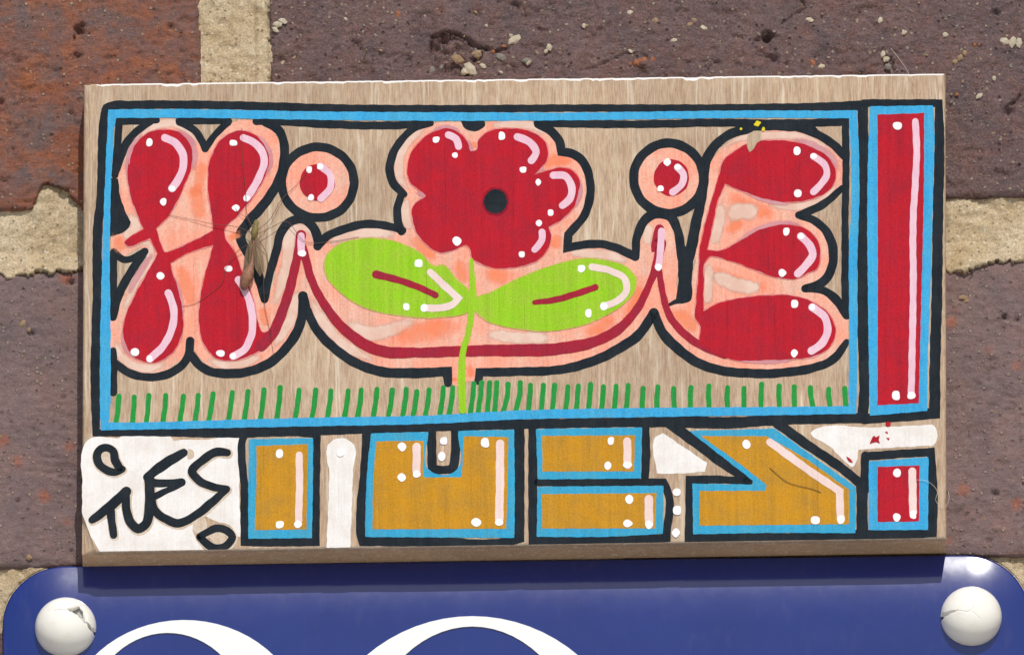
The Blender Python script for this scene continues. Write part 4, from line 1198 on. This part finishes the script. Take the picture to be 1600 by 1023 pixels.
screw_cap(1517.5, 960, r_, [rel(1517.5, 960, r_, 'Q', '1060,770 1120,773 1190,777 1115,793 1060,814')],
          [(rel(1517.5, 960, r_, 'Q', '1180,777 1230,790 1265,785 1280,765 1275,740'), .013, .025), (rel(1517.5, 960, r_, 'Q', '1255,695 1270,715 1300,732'), .016, .03), (rel(1517.5, 960, r_, 'Q', '1280,790 1320,835'), .012, .02)],
          'white domed screw cap split by a slit at the sign right corner')

# ------------------------------------------------------------------ tubes: insect and hairs
def tube(name, pts, rad, mat, parent=None, off=(0, 0, 0), sides=6):
    pts = [Vector(p) for p in pts]
    vs, fs = [], []
    n = len(pts)
    rads = rad if isinstance(rad, (list, tuple)) else [rad] * n
    for i, p in enumerate(pts):
        d = (pts[min(i + 1, n - 1)] - pts[max(i - 1, 0)]).normalized()
        u = d.cross(Vector((0, 1, 0.13))).normalized()
        v = d.cross(u)
        for k in range(sides):
            a = 2 * math.pi * k / sides
            q = p + (u * math.cos(a) + v * math.sin(a)) * rads[i]
            vs.append((q.x - off[0], q.y - off[1], q.z - off[2]))
    for i in range(n - 1):
        for k in range(sides):
            j = (k + 1) % sides
            fs.append((i * sides + k, i * sides + j, (i + 1) * sides + j, (i + 1) * sides + k))
    fs.append(tuple(range(sides))[::-1])
    fs.append(tuple((n - 1) * sides + k for k in range(sides)))
    return mesh_obj(name, vs, fs, mat, parent, True)
def path3(s, hs):
    """pixel path with heights (mm) above the plaque face at its points"""
    pts = parse(s)
    sm = smooth(pts, list(hs), False, 4.0)
    out = []
    for x, y, h in sm:
        out.append(at(x, y, -T - h * MM))
    return out
fc = at(397, 400, -T)
fly = empty('crane_fly', (fc.x, -T, fc.z))
tag(fly, 'dead long legged crane fly clinging to the plaque beside the first red letter', 'insect')
FO = tuple(fly.location)
def body(name, s, hs, rads, mat):
    p = path3(s, hs)
    rr = list(np.interp(np.linspace(0, 1, len(p)), np.linspace(0, 1, len(rads)), rads))
    return tube(name, p, [q * MM for q in rr], M[mat], fly, FO, 12)
body('thorax', 'P:401,344 399.5,352 398,362 397,374', [1.6, 1.9, 2.0, 1.8], [.25, .6, .55, .8, .78, .5, .25], 'thorax')
body('abdomen', 'P:397,372 396,392 393,414 388,428 383,440 381,453', [1.7, 1.5, 1.3, 1.3, 1.2, 1.0], [.22, .24, .25, .28, .34, .6, 1.2, 1.35, .95, .3], 'abdomen')
def wing(poly, h):
    n = len(poly)
    vs = []
    for hh in (h, h - .03):
        for i, (x, y) in enumerate(poly):
            p = at(x, y, -T - hh * MM)
            vs.append((p.x - FO[0], p.y - FO[1], p.z - FO[2]))
    fs = [tuple(range(n)), tuple(range(2 * n - 1, n - 1, -1))] + [(i, n + i, n + (i + 1) % n, (i + 1) % n) for i in range(n)]
    mesh_obj('wing', vs, fs, M['wing'], fly)
wing([(396, 364), (387, 383), (381, 405), (380, 426), (387, 436), (396, 420), (401, 392)], 1.5)
wing([(400, 364), (407, 383), (412, 405), (413, 424), (406, 432), (398, 418), (396, 390)], 2.1)
for s, hs in (('P:399,362 388,342 384,300 379,250 378,200', [1.8, 2.2, 1.2, .6, .3]), ('P:397,366 375,356 333,350 300,343 262,336', [1.8, 2.4, 1.6, .8, .3]),
              ('P:402,360 420,345 440,312 462,290 483,266', [1.8, 2.6, 1.6, .9, .3]), ('P:402,366 425,355 444,346 478,378 520,377 561,370', [1.8, 2.6, 2.4, .8, .5, .3]),
              ('P:395,378 372,392 352,420 348,440 330,458 300,476 283,479', [1.6, 2.2, 1.6, .9, .6, .4, .3]), ('P:401,376 410,420 414,480 422,520 428,560', [1.6, 1.8, 1.2, .6, .3]),
              ('P:397,360 385,340 370,330 368,325', [1.8, 1.6, .8, .4]), ('P:402,372 416,395 419,425', [1.5, 1.0, .3])):
    p = path3(s, [hs[0]] + [q * 0.45 for q in hs[1:]])
    tube('leg', p, [(.07 - .035 * i / len(p)) * MM for i in range(len(p))], M['insect_leg'], fly, FO, 5)
def hair(s, hs, mat, label, r=.035):
    p = path3(s, hs)
    o_ = p[0].copy()
    o = tube('hair', p, r * MM, M[mat], None, o_, 5)
    o.location = o_
    tag(o, label, 'hair', 'loose hairs stuck on the plaque')
hair('L:1285,437 1340,440 1390,470 1418,515 1405,560 1440,600 P:1478,790 1483,775 1482,768', [.4, .5, .7, .8, .7, .6, .6, .7, .4], 'hair_pale', 'pale curled hair beside the small red square at the right edge')
hair('L:370,360 420,405 480,450 560,475 640,495 690,515', [.25, .3, .3, .3, .25, .25], 'hair_dark', 'short brown hair lying on the slanted ochre block', .06)
hair('P:1392,76 1405,92 1416,108 1424,122 1431,132', [.5, .8, .8, .7, .4], 'hair_pale', 'fine pale hair sticking up past the top edge of the plaque')
